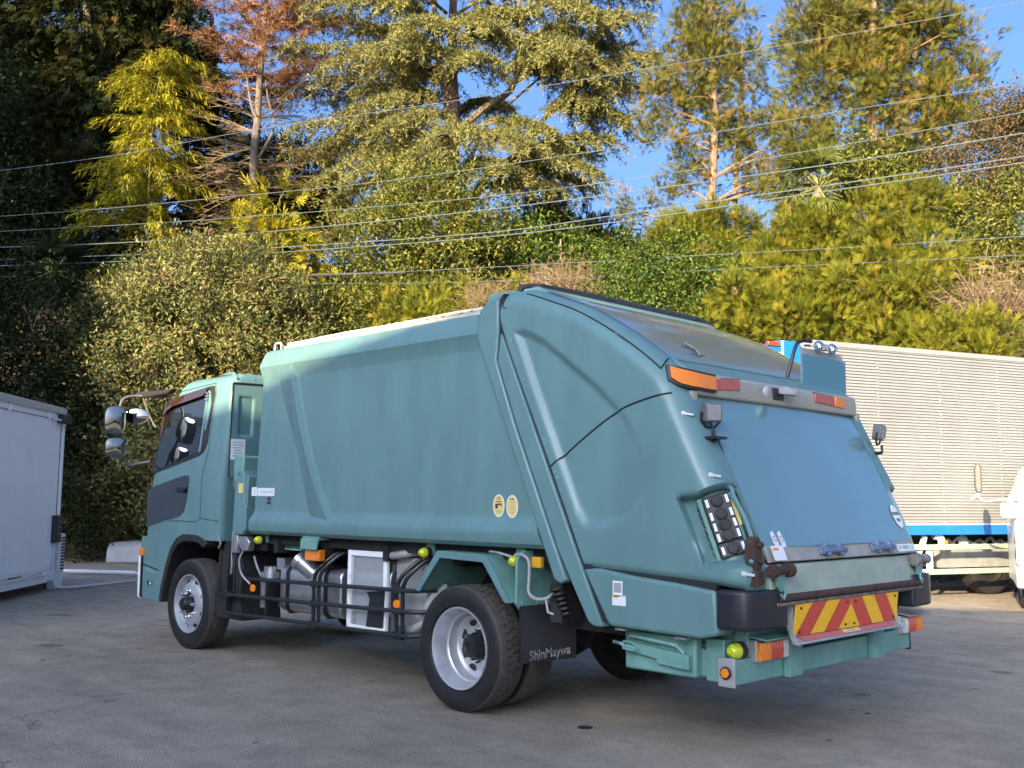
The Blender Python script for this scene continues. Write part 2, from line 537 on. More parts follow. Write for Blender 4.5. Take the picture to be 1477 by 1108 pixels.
def text(name, body, size, m, parent, mtx, align='CENTER', bold=0.0):
    c = bpy.data.curves.new(name, 'FONT')
    c.body = body
    c.size = size
    c.align_x = align
    c.align_y = 'CENTER'
    c.extrude = 0.0004
    c.resolution_u = 3
    c.offset = bold
    tmp = bpy.data.objects.new(name + '_curve', c)
    me = bpy.data.meshes.new_from_object(tmp)
    bpy.data.objects.remove(tmp)
    bpy.data.curves.remove(c)
    me.materials.clear()
    me.materials.append(m)
    o = bpy.data.objects.new(name, me)
    COL.objects.link(o)
    o.parent = parent
    o.matrix_local = mtx
    return o


def frame(origin, xdir, ydir):
    x = Vector(xdir).normalized()
    y = Vector(ydir)
    y = (y - x * y.dot(x)).normalized()
    z = x.cross(y)
    mm = Matrix((x, y, z)).transposed().to_4x4()
    mm.translation = Vector(origin)
    return mm


def smooth01(a, b, x):
    t = max(0.0, min(1.0, (x - a) / (b - a)))
    return t * t * (3 - 2 * t)


def interp(pts, t):
    """piecewise-linear through (t, value...)"""
    if t <= pts[0][0]:
        return pts[0][1:]
    for a, b in zip(pts, pts[1:]):
        if t <= b[0]:
            k = (t - a[0]) / (b[0] - a[0])
            return tuple(u + (w - u) * k for u, w in zip(a[1:], b[1:]))
    return pts[-1][1:]


def resample(pts, n, closed=False):
    """n points evenly along a Catmull-Rom curve through pts"""
    P = [Vector(p) for p in pts]
    out = []
    for i in range(len(P) - 1):
        p0 = P[max(i - 1, 0)]
        p1, p2 = P[i], P[i + 1]
        p3 = P[min(i + 2, len(P) - 1)]
        for k in range(12):
            t = k / 12
            out.append(0.5 * ((2 * p1) + (p2 - p0) * t + (2 * p0 - 5 * p1 + 4 * p2 - p3) * t * t + (3 * p1 - p0 - 3 * p2 + p3) * t ** 3))
    out.append(P[-1])
    d = [0]
    for a, b in zip(out, out[1:]):
        d.append(d[-1] + (b - a).length)
    res = []
    j = 0
    for i in range(n):
        t = d[-1] * i / (n - 1)
        while j < len(d) - 2 and d[j + 1] < t:
            j += 1
        k = (t - d[j]) / max(1e-9, d[j + 1] - d[j])
        res.append(out[j].lerp(out[j + 1], min(1, k)))
    return res


# ------------------------------------------------------------------ SETTING: ground, wooded bank
def plane_hit(px, py, z):
    r = ray(px, py)
    k = (z - CAM[2]) / r.z
    return Vector(CAM) + r * k


def dl(d, lat, z=0.0):
    """d metres ahead of the camera, lat metres to its right"""
    return Vector((CAM[0] + d * math.cos(YAW) + lat * math.sin(YAW), CAM[1] + d * math.sin(YAW) - lat * math.cos(YAW), z))


mb = MB()
mb.add([(-160, -160, 0), (160, -160, 0), (160, 160, 0), (-160, 160, 0)], [(0, 1, 2, 3)])
tag(mb.obj('ground', M['asphalt'], smooth=None), kind='structure')


def bank_start(lat):
    return 23.0 - 0.33 * max(0.0, lat + 4) if lat < 9 else 18.7


def bank_z(d, lat):
    t = d - bank_start(lat)
    return -0.05 + 0.55 * smooth01(0, 2.5, t) + 12.0 * smooth01(1.5, 26, t)


mb = MB()
rws = []
for i in range(44):
    row = []
    for j in range(90):
        lat = -45 + j * 1.05
        t = (i / 43) ** 1.7 * 70
        d = bank_start(lat) - .3 + t + .25 * math.sin(lat * 1.7) + .18 * math.sin(lat * 4.1 + 1)
        z = bank_z(d, lat) + (0.10 * math.sin(lat * 2.3 + i) + .07 * math.sin(lat * 5.1 + i * 2.2) if i > 1 else 0)
        row.append(dl(d, lat, max(z, -.05) if i else -.05))
    rws.append(row)
mb.grid(rws, flip=True)
tag(mb.obj('hillside', M['soil'], smooth=60), kind='structure')

# the warehouse behind the photographer, whose eaves throw the shade over the yard
whs = empty('warehouse', (-4.5, 21.66, 0), None, (0, 0, math.atan2(.145, .263)))
tag(whs, 'long grey steel warehouse behind the yard, opposite the trees', 'warehouse')
mb = MB()
mb.prism([(.1, 0), (14, 0), (14, 8.9), (7, 10.0), (.1, 9.4)], 'x', -6.5, 9)
mb.obj('wall', mat('grey_wall_cladding', (.45, .46, .47), .6, var=.08, vscale=2), whs, smooth=None)
mb = MB()
mb.prism([(0, 9.46), (7, 10.04), (14.3, 8.8), (14.3, 8.92), (7, 10.16), (0, 9.50)], 'x', -6.7, 9.2)
mb.obj('roof', M['greymetal'], whs, smooth=None)
for x in (-3, 4):
    mb = MB()
    mb.box(x - 2, x + 2, .04, .09, 0, 4.2)
    mb.obj('roller_door', M['greymetal'], whs)

# ------------------------------------------------------------------ WHITE CABIN on the left
A_ = Vector((10.85, -.39, 0))
e1 = Vector((-.755, .655, 0)).normalized()
cabin = empty('site_cabin', A_, None, (0, 0, math.atan2(e1.y, e1.x)))
tag(cabin, 'white panelled site cabin at the left edge of the yard', 'cabin')
mb = MB()
mb.box(0, 6.0, -2.4, -.004, .30, 2.58)
mb.obj('wall', M['wallpanel'], cabin, bevel=.01)
for i, (x0, x1) in enumerate(((0.05, .93), (.95, 1.83), (1.85, 2.73), (2.75, 3.63), (3.65, 4.6))):
    mb = MB()
    mb.box(x0, x1, -.003, .010, .34, 2.56)
    mb.obj('wall_panel', M['wallpanel'], cabin, bevel=.006)
mb = MB()
mb.box(-.05, 6.0, -2.45, .06, 2.67, 2.765)
mb.box(-.03, 6.0, -2.42, .035, 2.765, 2.78)
mb.obj('roof_rail', M['clear'], cabin, bevel=.006)
mb = MB()
mb.box(0, 6, -2.4, .02, 2.585, 2.67)
for x in (.55, 2.0, 3.5):
    mb.box(x, x + .06, .02, .045, 2.56, 2.67)
mb.obj('eave_strip', M['wallpanel'], cabin, bevel=.004)
mb = MB()
mb.box(.30, 6, -.03, .03, .14, .25)
mb.box(.30, 6, -.02, .05, .25, .275)
mb.box(0, .42, -.05, .045, .16, .30)
mb.obj('base_rail', M['white'], cabin, bevel=.005)
mb = MB()
mb.box(-.02, .035, .012, .055, .9, 2.49)
mb.box(-.04, .06, .012, .06, 2.49, 2.53)
mb.obj('corner_pipe', M['white'], cabin, bevel=.008)
mb = MB()
mb.box(-.06, .22, -.02, .14, 2.53, 2.66)
mb.obj('floodlight_box', M['plastic'], cabin, bevel=.015)
mb = MB()
mb.box(.12, .48, .05, .075, 2.555, 2.59)
mb.obj('tube_lamp', M['white'], cabin, bevel=.006)
mb = MB()
mb.box(-.02, .20, .0, .09, .72, 1.13)
sb = mb.obj('switch_box', M['plastic'], cabin, bevel=.012)
mb = MB()
for z in (.85, .95, 1.04):
    mb.box(.02, .12, .09, .096, z, z + .012)
mb.obj('hinge', M['greymetal'], sb)
mb = MB()
mb.box(.02, .14, .0, .06, .45, .56)
mb.tube(resample([(.11, .03, .72), (.11, .03, .45), (.10, .05, .12), (.02, .12, .045), (-.30, .32, .035), (-1.1, .62, .03), (-1.55, .78, .03)], 30), .024, 8)
mb.tube([(.04, .03, .72), (.04, .03, .5)], .018, 8)
mb.obj('conduit', M['clear'], cabin)

aco = cabin.matrix_basis @ Vector((-.34, -.39, 0))
ac = empty('air_conditioner', aco, None, (0, 0, math.atan2(e1.y, e1.x)))
tag(ac, 'white air conditioner unit standing at the end of the white cabin', 'air conditioner')
mb = MB()
mb.box(-.15, .15, -.38, .38, .25, .84)
mb.obj('case', M['white'], ac, bevel=.015)
mb = MB()
for i in range(11):
    z = .29 + i * .047
    mb.box(-.11, .02, .375, .388, z, z + .026)
mb.obj('grille_slot', M['gap'], ac)
mb = MB()
mb.box(-.16, .16, -.34, -.26, 0, .25)
mb.box(-.16, .16, .24, .36, 0, .25)
mb.obj('foot', M['white'], ac, bevel=.004)
# pipes and a plank on the ground
p0, p1 = plane_hit(90, 824, .06), plane_hit(196, 826.5, .04)
po = empty('drain_pipe', p0 * .5 + p1 * .5 - Vector((0, 0, .05)))
tag(po, 'long white pipe lying on the asphalt beside the air conditioner', 'pipe')
c0 = po.location
p2 = plane_hit(240, 828, .03)
mb = MB()
mb.tube([p0 - c0, p1 - c0], .042, 10)
mb.obj('pipe', M['white'], po)
mb = MB()
mb.tube([p1 - c0 + Vector((0, 0, -.012)), p2 - c0], .022, 8)
mb.obj('thin_end', M['white'], po)
p0, p1 = plane_hit(-60, 862, 0), plane_hit(54, 848, 0)
u = (p1 - p0)
u.z = 0
pl = empty('wooden_plank', p0 * .5 + p1 * .5, None, (0, 0, math.atan2(u.y, u.x)))
tag(pl, 'brown wooden plank lying under the white cabin', 'plank')
for k_ in range(2):
    mb = MB()
    mb.box(-u.length / 2 + .04 * k_, u.length / 2 - .07 * k_, -.24 + .25 * k_, 0.0 + .25 * k_, 0, .075 + .006 * k_)
    mb.obj('board', M['wood'], pl, bevel=.006)
blk = empty('concrete_block', gpt(203, 23.2), None, (0, 0, R(-40)))
tag(blk, 'pale concrete block at the foot of the bank beside the truck cab', 'block')
mb = MB()
mb.prism([(-.85, 0), (.95, 0), (.90, .45), (-.62, .42), (-.80, .30)], 'y', -.45, .45)
mb.obj('block', M['concrete'], blk, bevel=.05, seg=3)
mb = MB()
c = plane_hit(844, 1050, 0)
mb.lathe([(.05, .004), (.042, .006), (0, .006)], c, (0, 0, 1), 20)
tag(mb.obj('tar_spot', M['ink']), kind='structure')

# ------------------------------------------------------------------ SILVER BOX TRUCK on the right
bu = Vector((-.375, -.927, 0)).normalized()       # towards its rear
bx = empty('box_truck', (1.966, -7.233, 0), None, (0, 0, math.atan2(bu.y, bu.x)))
tag(bx, 'silver corrugated box truck with a blue lower rail behind the garbage truck', 'box truck')
# local: x towards its rear, y away from the camera is negative... +y = z x u
nrm_cam = -1 if Vector((-bu.y, bu.x, 0)).dot(Vector(CAM) - Vector((2, -7.15, 0))) < 0 else 1
S = nrm_cam


def by(y):
    return S * y


def bbox(mb, x0, x1, ya, yb, z0, z1):
    a, b = by(ya), by(yb)
    return mb.box(x0, x1, min(a, b), max(a, b), z0, z1)


mb = MB()
bbox(mb, 0.05, 7.3, -2.3, -.03, 1.08, 3.70)
mb.obj('cargo_box', M['greymetal'], bx)
pitch = .0445
zs_b = []
z = 1.115
while z < 3.62:
    zs_b += [(z, 0.0), (z + pitch * .42, .0), (z + pitch * .52, .020), (z + pitch * .92, .020)]
    z += pitch
for i in range(6):
    x0, x1 = .09 + i * 1.2, .09 + (i + 1) * 1.2
    mb = MB()
    off = .002 * (i % 2)
    mb.grid([[(x0 - .012, by(d - .014 + off), z), (x1 + .012, by(d - .014 + off), z)] for z, d in zs_b], flip=S > 0)
    pn_ = mb.obj('side_panel', M['corr'], bx, smooth=None)
    mb = MB()
    for k_ in range(44):
        zz = 1.14 + k_ * .055
        mb.cyl((x1 - .005, by(.006), zz), (0, 1, 0), .006, .012, 6)
    tag(mb.obj('rivet_row', M['white'], pn_, smooth=None), kind='stuff')
mb = MB()
bbox(mb, 0.0, 7.3, -.06, .02, 3.645, 3.72)
bbox(mb, 0.0, .09, -.06, .022, 1.08, 3.58)
mb.obj('edge_trim', M['corr'], bx, bevel=.008)
mb = MB()
bbox(mb, 0.0, 7.3, -.06, .018, .955, 1.10)
mb.obj('lower_rail', M['blue'], bx, bevel=.008)
mb = MB()
bbox(mb, 0.0, 7.3, -.06, .012, 1.102, 1.125)
mb.obj('rail_trim', M['white'], bx)
# cab with wind deflector, seen over the tailgate
mb = MB()
mb.prism([(-.012, 2.55), (-.012, 3.70), (-.35, 3.70), (-1.1, 3.45), (-1.7, 2.75), (-1.75, 2.55)], 'y', *sorted((by(-.06), by(-2.2))))
df = mb.obj('wind_deflector', M['blue'], bx, bevel=.05, seg=3)
mb = MB()
mb.prism([(-.40, 3.10), (-.40, 3.52), (-1.0, 3.32), (-1.35, 2.95)], 'y', *sorted((by(-.05), by(-.07))))
mb.obj('white_panel', M['white'], df)
mb = MB()
bbox(mb, -.37, -.345, -.08, -.045, 2.56, 3.68)
mb.obj('edge_line', M['white'], df)
mb = MB()
bbox(mb, -.62, -.42, -.11, -.03, 3.60, 3.66)
mb.obj('marker_lamp', M['red'], df, bevel=.01)
mb = MB()
mb.prism([(-.25, .5), (-.25, 2.55), (-1.75, 2.55), (-2.15, 1.6), (-2.2, .5)], 'y', *sorted((by(-.05), by(-2.25))))
mb.obj('cab', M['blue'], bx, bevel=.06, seg=3)
# chassis, guards, mudguard, wheels
mb = MB()
bbox(mb, -1.5, 7.2, -1.55, -.75, .62, .95)
bbox(mb, .2, 7.2, -2.2, -.35, .86, .955)
bbox(mb, 1.2, 4.6, -.75, -.45, .55, .90)
mb.obj('chassis_frame', M['dark'], bx)
g0 = 1.82
for z0, z1 in ((.735, .815), (.375, .455)):
    mb = MB()
    bbox(mb, g0 + .30, 6.0, -.04, 0.0, z0, z1)
    mb.prism([(g0 + .30, by(0.0)), (g0 + .30, by(-.04)), (g0 + .02, by(-.20)), (g0, by(-.17))], 'z', z0, z1)
    mb.obj('guard_rail', M['lip'], bx, bevel=.006)
mb = MB()
for x in (g0 + .35, 4.4, 5.6):
    bbox(mb, x, x + .10, -.07, -.04, .40, .80)
mb.obj('guard_post', M['white'], bx)
mb = MB()
mb.prism([(.95, .95), (1.03, .95), (1.78, .40), (1.70, .40)], 'y', *sorted((by(-.03), by(-.30))))
mb.obj('mudguard_stay', M['white'], bx)
mb = MB()
mb.tube(resample([(2.05, by(-.15), .60), (2.15, by(-.12), .80), (2.20, by(-.12), .93)], 8), .045, 8)
mb.tube(resample([(2.38, by(-.12), .94), (2.50, by(-.10), .90), (2.52, by(-.10), .72)], 8), .055, 8)
mb.obj('air_pipe', M['white'], bx)
mb = MB()
mb.lathe([(.09, -.02), (.09, .02), (0, .03)], (3.1, by(-.25), .86), (0, S, .3), 16)
mb.obj('valve_cap', M['clear'], bx)
mb = MB()
mb.box(2.50, 2.58, min(by(-.03), by(-.06)), max(by(-.03), by(-.06)), .79, .87)
mb.obj('side_marker', M['orange'], bx, bevel=.01)
mb = MB()
for i in range(7):
    mb.tube(resample([(2.7 + .22 * i, by(-.3), .80), (2.8 + .22 * i, by(-.26), .87 + .03 * math.sin(i * 2.0)), (2.95 + .22 * i, by(-.3), .79)], 8), .025, 6)
mb.box(2.7, 5.0, min(by(-.7), by(-.3)), max(by(-.7), by(-.3)), .45, .8)
mb.obj('air_tank', M['greymetal'], bx)
for x in (-1.0, 3.6 + .35, 5.0):
    w = empty('wheel', (x, by(-.62), .46), bx, (0, 0, 0))
    mb = MB()
    mb.lathe([(.28, -.12), (.40, -.13), (.455, -.11), (.46, -.05), (.46, .05), (.455, .11), (.40, .13), (.28, .12)], (0, 0, 0), (0, 1, 0), 40)
    mb.obj('tyre', M['rubber'], w, smooth=50)
    mb = MB()
    mb.lathe([(.28, .10 * S), (.24, .03 * S), (.10, .02 * S), (0, .05 * S)], (0, 0, 0), (0, 1, 0), 30)
    mb.obj('rim', M['dark'], w)
# pale concrete strip catching the sun behind the guards is left to the light itself

# ------------------------------------------------------------------ WHITE LIGHT TRUCK at the right edge
wp = dl(13.75, 6.72)
wy_ = YAW + math.pi - R(22)           # it faces the camera side
wt = empty('white_light_truck', wp, None, (0, 0, wy_))
tag(wt, 'white truck cab cut off by the right edge with its mirror on a long arm', 'truck')
# local x = forwards, y = its left;  its right front corner sits at the origin
wz = [(.36, .02), (.50, .07), (.95, .09), (1.12, .03), (1.30, -.06), (1.42, -.12), (1.85, -.34), (1.95, -.46)]
mb = MB()
rws = []
for z, x in wz:
    r_ = .16
    ring = [(x - 1.6, 0)]
    for k_ in range(7):
        a = R(180 + 0 - 90 + 15 * k_)
        ring.append((x - r_ + r_ * math.sin(R(15 * k_)), r_ - r_ * math.cos(R(15 * k_))))
    ring2 = [(q[0], 1.69 - q[1]) for q in ring[::-1]]
    full_ = ring + ring2
    inset = 0 if z < 1.4 else (z - 1.4) * .42
    full_ = [(q[0], q[1] + (inset if q[1] < .8 else -inset), z) for q in full_]
    rws.append(full_ + [full_[0]])
mb.grid(rws)
mb.add(rws[-1][:-1], [tuple(range(len(rws[-1]) - 1))])
mb.turn = True
wc = mb.obj('cab', M['white'], wt, smooth=50)
mb = MB()
mb.grid([[(x + .006, y, z) for y in (.30, .6, 1.1, 1.39)] for z, x in ((1.46, -.142), (1.82, -.33))])
mb.obj('windscreen', M['glass'], wc)
mb = MB()
mb.prism([(-.02, .60), (.105, .62), (.115, .78), (.09, .98), (.05, 1.0), (-.16, .95), (-.20, .70)], 'y', -.012, .36)
hl = mb.obj('headlight', M['clear'], wc, bevel=.03, seg=3)
mb = MB()
for z in (.70, .80, .90):
    mb.lathe([(.05, 0), (.045, .02), (0, .03)], (.10, .12 + .08 * (z > .75), z), (1, -.3, 0), 14)
mb.obj('reflector', M['chrome'], hl)
mb = MB()
mb.prism([(-.02, .60), (.105, .62), (.115, .78), (.09, .98), (.05, 1.0), (-.16, .95), (-.20, .70)], 'y', 1.33, 1.702)
mb.obj('headlight', M['clear'], wc, bevel=.03, seg=3)
mb = MB()
for z in (.70, .78, .86):
    mb.box(.08, .105, .42, 1.27, z, z + .03)
mb.obj('front_grille', M['greymetal'], wc, bevel=.006)
mb = MB()
mb.prism([(.03, .30), (.14, .33), (.15, .56), (.09, .59), (-.5, .59), (-.5, .34)], 'y', -.02, 1.71)
mb.obj('bumper', M['white'], wc, bevel=.04, seg=3)
mb = MB()
mb.prism([(-.10, 1.22), (.02, 1.24), (.0, 1.42), (-.10, 1.44)], 'y', -.17, .05)
mb.obj('corner_vane', M['white'], wc, bevel=.03, seg=3)
mb = MB()
mb.tube(resample([(-.08, .04, 1.50), (-.05, -.04, 1.49), (.0, -.12, 1.475), (.02, -.34, 1.455), (.02, -.41, 1.475), (.02, -.435, 1.56)], 16), .018, 8)
mb.box(-.10, -.04, -.06, .04, 1.47, 1.54)
ma = mb.obj('mirror_arm', M['greymetal'], wt)
mb = MB()
mb.prism([(-.455, 1.56), (-.40, 1.56), (-.385, 1.62), (-.385, 1.90), (-.41, 1.96), (-.45, 1.96), (-.475, 1.90), (-.475, 1.64)], 'x', -.08, .07)
mb.obj('mirror_housing', mat('grey_mirror_plastic', (.10, .095, .09), .5), ma, bevel=.025, seg=3)
mb = MB()
mb.prism([(-.50, 1.52), (-.44, 1.58), (-.40, 1.56), (-.42, 1.50), (-.53, 1.46), (-.55, 1.48)], 'x', -.04, .05)
mb.obj('lower_mirror', M['greymetal'], ma, bevel=.015)
w = empty('wheel', (-.62, .16, .33), wt)
mb = MB()
mb.lathe([(.20, -.09), (.30, -.10), (.33, -.07), (.33, .07), (.30, .10), (.20, .09)], (0, 0, 0), (0, 1, 0), 32)
mb.obj('tyre', M['rubber'], w, smooth=50)
mb = MB()
mb.lathe([(.20, -.08), (.16, -.03), (0, -.05)], (0, 0, 0), (0, 1, 0), 24)
mb.obj('rim', M['wheel'], w)

# ------------------------------------------------------------------ GARBAGE TRUCK  (x forward, y to its left, rear axle at x = 0)
truck = empty('garbage_truck')
tag(truck, 'teal rear-loading garbage truck parked in the middle of the yard', 'garbage truck')
WB = 3.878
P = M['paint']


def lerp(a, b, t):
    return a + (b - a) * t


# --- packer body
def xf(z):
    return 2.705 - 0.105 * (z - 1.10) / 1.6


def xr(z):
    return -0.80 + 0.64 * (z - 1.08) / 1.5


sect = [(0, 1.10), (1.07, 1.10), (1.12, 1.108), (1.150, 1.135), (1.160, 1.18), (1.160, 1.215), (1.154, 1.232), (1.116, 1.285), (1.110, 1.30), (1.110, 1.32),
        (1.110, 1.75), (1.110, 2.2), (1.110, 2.425), (1.113, 2.445), (1.150, 2.525), (1.158, 2.545), (1.155, 2.565), (1.115, 2.66), (1.098, 2.685), (1.07, 2.70), (0.6, 2.715), (0, 2.72)]
mb = MB()
full = sect + [(-y, z) for (y, z) in sect[-2:0:-1]]
rows = [[(xf(z), y, z) for (y, z) in full], [(lerp(xf(z), xr(z), .5), y, z) for (y, z) in full], [(xr(z), y, z) for (y, z) in full]]
rows = [r + [r[0]] for r in rows]
mb.grid(rows, flip=True)
k = len(full)
mb.add(rows[0][:-1], [tuple(range(k))])
mb.add(rows[2][:-1], [tuple(range(k))[::-1]])
body = mb.obj('packer_body', P, truck, smooth=28)

# raised slanting rib on the side
fr_c = resample([(2.38, 0, 2.53), (2.27, 0, 2.25), (2.07, 0, 1.87), (1.93, 0, 1.52), (1.80, 0, 1.225)], 15)
re_c = resample([(2.10, 0, 2.53), (2.02, 0, 2.25), (1.87, 0, 1.86), (1.70, 0, 1.52), (1.49, 0, 1.225)], 15)
rows = []
for a, b in zip(fr_c, re_c):
    rows.append([(a.x + .02, 1.109, a.z), (a.x - .015, 1.124, a.z), (b.x + .060, 1.147, b.z), (b.x + .042, 1.156, b.z), (b.x + .012, 1.151, b.z), (b.x + .002, 1.128, b.z), (b.x - .012, 1.109, b.z)])
mb = MB()
mb.grid(rows)
mb.obj('side_rib', P, body, smooth=20)

# roof rail with welded lumps and a lifting eye
mb = MB()
mb.box(-0.1, 2.38, 1.00, 1.07, 2.700, 2.722)
mb.tube([(2.36, 1.035, 2.735), (1.5, 1.035, 2.745), (0.9, 1.035, 2.738), (0.2, 1.035, 2.745), (-.12, 1.035, 2.74)], 0.018, 8)
for i in range(26):
    x = 2.3 - i * 0.092 + random.uniform(-.02, .02)
    mb.box(x, x + random.uniform(.02, .05), 1.0, 1.06, 2.735, 2.748 + random.uniform(0, .008))
mb.obj('roof_rail', M['railpaint'], body, bevel=.003)
mb = MB()
mb.tube([(2.58, 1.03, 2.70), (2.58, 1.03, 2.755), (2.565, 1.03, 2.77), (2.49, 1.03, 2.77), (2.475, 1.03, 2.755), (2.475, 1.03, 2.70)], 0.012, 8)
mb.obj('lifting_eye', M['lip'], body)

# rear frame post of the body, and the hinge post of the tailgate
post1 = [(-.185, 2.50), (-.185, 2.62), (-.21, 2.695), (-.27, 2.745), (-.385, 2.75), (-.387, 2.52), (-.368, 2.34), (-.553, 1.89), (-.912, 1.12), (-1.0, .93), (-.955, .905), (-.90, .93), (-.845, 1.05)]
mb = MB()
mb.prism(post1, 'y', 1.00, 1.178)
post = pair(mb, 'body_post', P, truck, smooth=30, bevel=.012)
mb = MB()
mb.box(-.385, -.20, -1.0, 1.0, 2.66, 2.748)
mb.obj('post_header', P, truck, bevel=.012)
post2 = [(-.412, 2.52), (-.386, 2.33), (-.571, 1.885), (-.930, 1.115), (-1.165, .715), (-1.19, .69), (-1.225, .675), (-1.285, .678), (-1.068, 1.13), (-.838, 1.62)]
mb = MB()
mb.prism(post2, 'y', 1.02, 1.176)
pair(mb, 'hinge_post', P, truck, smooth=30, bevel=.008)
mb = MB()
mb.prism([(-.37, 2.745), (-.42, 2.79), (-.45, 2.52), (-.88, 1.62), (-1.35, .70), (-1.15, .72), (-.90, 1.12), (-.54, 1.89), (-.352, 2.34)], 'y', .98, 1.155)
pair(mb, 'post_seal', M['gap'], truck)

# --- tailgate shell
rQ = resample([(-.425, 0, 2.815), (-.60, 0, 2.805), (-.80, 0, 2.735), (-1.06, 0, 2.63), (-1.33, 0, 2.48), (-1.60, 0, 2.295), (-1.745, 0, 2.165), (-1.83, 0, 2.01), (-1.955, 0, 1.75), (-2.10, 0, 1.46), (-2.205, 0, 1.22), (-2.25, 0, 1.06), (-2.245, 0, .975)], 121)
seamB = [(-.415, 2.72), (-.432, 2.52), (-.860, 1.62), (-1.090, 1.13), (-1.13, 1.045)]
rB = resample([(x, 0, z) for x, z in seamB], 121)
RY, RN = .150, .130
Dpoly = [(-.505, 2.525), (-.62, 2.535), (-.80, 2.45), (-1.02, 2.29), (-1.25, 2.12), (-1.44, 1.95), (-1.565, 1.78), (-1.63, 1.58), (-1.605, 1.42), (-1.53, 1.325), (-1.44, 1.275), (-1.30, 1.245), (-1.125, 1.238), (-1.05, 1.33), (-.86, 1.74), (-.66, 2.17)]
_dp = np.array(Dpoly)


def poly_dist(x, z):
    """signed distance, positive inside"""
    a = _dp
    b = np.roll(_dp, -1, 0)
    p = np.array((x, z))
    ab = b - a
    t = np.clip(((p - a) * ab).sum(1) / (ab * ab).sum(1), 0, 1)
    d = np.sqrt(((a + ab * t[:, None] - p) ** 2).sum(1)).min()
    cond = ((a[:, 1] > z) != (b[:, 1] > z))
    xi = a[:, 0] + (z - a[:, 1]) / np.where(b[:, 1] == a[:, 1], 1e-9, b[:, 1] - a[:, 1]) * (b[:, 0] - a[:, 0])
    return d if (np.sum(cond & (x < xi)) % 2) else -d


def side_depth(x, z):
    d = poly_dist(x, z)
    if d <= 0:
        return 0.0
    w = lerp(1.0, 0.22, smooth01(-1.20, -1.62, x))
    return 0.034 * w * smooth01(0, .066, d)


NQ = 46
rows = []
for i in range(121):
    q, b = rQ[i], rB[i]
    t = (rQ[min(i + 1, 120)] - rQ[max(i - 1, 0)]).normalized()
    nrm = Vector((t.z, 0, -t.x))           # outward (up / rearward)
    if nrm.z < 0 and nrm.x > 0:
        nrm = -nrm
    if nrm.x > 0.2 and i < 60:
        nrm = -nrm
    e = q - nrm * RN
    if (e - q).length < 1e-6 or (b - e).length < .02 or e.x > b.x:
        e = Vector((min(e.x, b.x - .004), 0, e.z))
    row = []
    for j in range(NQ + 1):
        f = j / NQ
        p = b.lerp(e, f)
        y = 1.163 - side_depth(p.x, p.z)
        # slight pillow of the pressed panel
        row.append((p.x, y, p.z))
    for j in range(1, 13):
        a = j / 12 * math.pi / 2
        pp = e + (q - e) * math.sin(a)
        y = 1.163 - RY * (1 - math.cos(a))
        row.append((pp.x, y, pp.z))
    for y in (.99, .972, .955):
        row.append((q.x, y, q.z))
    # control recess cut in the rear corner
    rec = smooth01(1.515, 1.475, q.z) * smooth01(1.075, 1.115, q.z)
    if rec > 0:
        new = []
        for (x, y, z) in row:
            k1 = smooth01(q.x + .265, q.x + .225, x) * smooth01(.962, .985, y) * rec
            x2 = x + .070 * k1
            y2 = y - .085 * k1
            new.append((x2, y2, z))
        row = new
    row.append((row[-1][0] + .06, .953, row[-1][2] + (.0 if i > 60 else -.04)))
    rows.append(row)
# underside lip
last = rows[-1]
rows.append([(x * .995, y - .03, z - .035) for (x, y, z) in last])
rows.append([(x * .98, y - .12, z - .04) for (x, y, z) in last])
mb = MB()
mb.grid(rows)
shell = pair(mb, 'tailgate_shell', P, truck, smooth=50)

# dark core inside the tailgate, so no gap looks through
mb = MB()
core = [(p.x + .05, p.z - .05) for p in rQ[4:118:6]] + [(-2.15, .94), (-1.2, .86), (-.95, 1.2), (-.52, 2.3), (-.5, 2.7)]
mb.prism(core, 'y', -.95, .95)
mb.obj('hopper_core', M['gap'], truck)


def strip_on(path, w, y_out, name, parent, mm=M['gap'], depth=.006):
    """thin seam laid along a path of (x, z) on the truck's left side"""
    mb = MB()
    ps = [Vector((x, 0, z)) for x, z in path]
    for i in range(len(ps) - 1):
        a, b = ps[i], ps[i + 1]
        d = (b - a).normalized()
        n = Vector((-d.z, 0, d.x)) * w / 2
        mb.prism([((a + n).x, (a + n).z), ((a - n).x, (a - n).z), ((b - n).x, (b - n).z), ((b + n).x, (b + n).z)], 'y', y_out - depth, y_out)
    return mb.obj(name, mm, parent, smooth=None)


def surf_tube(idx_pts, name, parent, r=.0055):
    """seam following the shell: list of (row, column) positions on the shell grid"""
    mb = MB()
    pts = []
    for (i, j) in idx_pts:
        i0, j0 = int(i), int(j)
        pts.append(Vector(rows[i0][j0]))
    mb.tube(pts, r, 6)
    return mb.obj(name, M['gap'], parent, smooth=None)


def nearest(x, z, jmax=NQ + 12):
    best, bi = 9, None
    for i in range(121):
        for j in range(0, jmax + 1):
            p = rows[i][j]
            d = (p[0] - x) ** 2 + (p[2] - z) ** 2
            if d < best:
                best, bi = d, (i, j)
    return bi


# bolt heads along the seam of the side panel
for bx_, bz_ in ((-.505, 2.46), (-.545, 2.36), (-.62, 2.19), (-.80, 1.80), (-.815, 1.765), (-.90, 1.59), (-.918, 1.555), (-1.045, 1.275), (-1.062, 1.235)):
    i, j = nearest(bx_, bz_)
    mb = MB()
    mb.lathe([(.009, -.002), (.009, .003), (.005, .005), (0, .005)], (bx_, rows[i][j][1], bz_), (0, 1, 0), 8)
    mb.obj('bolt', M['paint_flat'], shell)

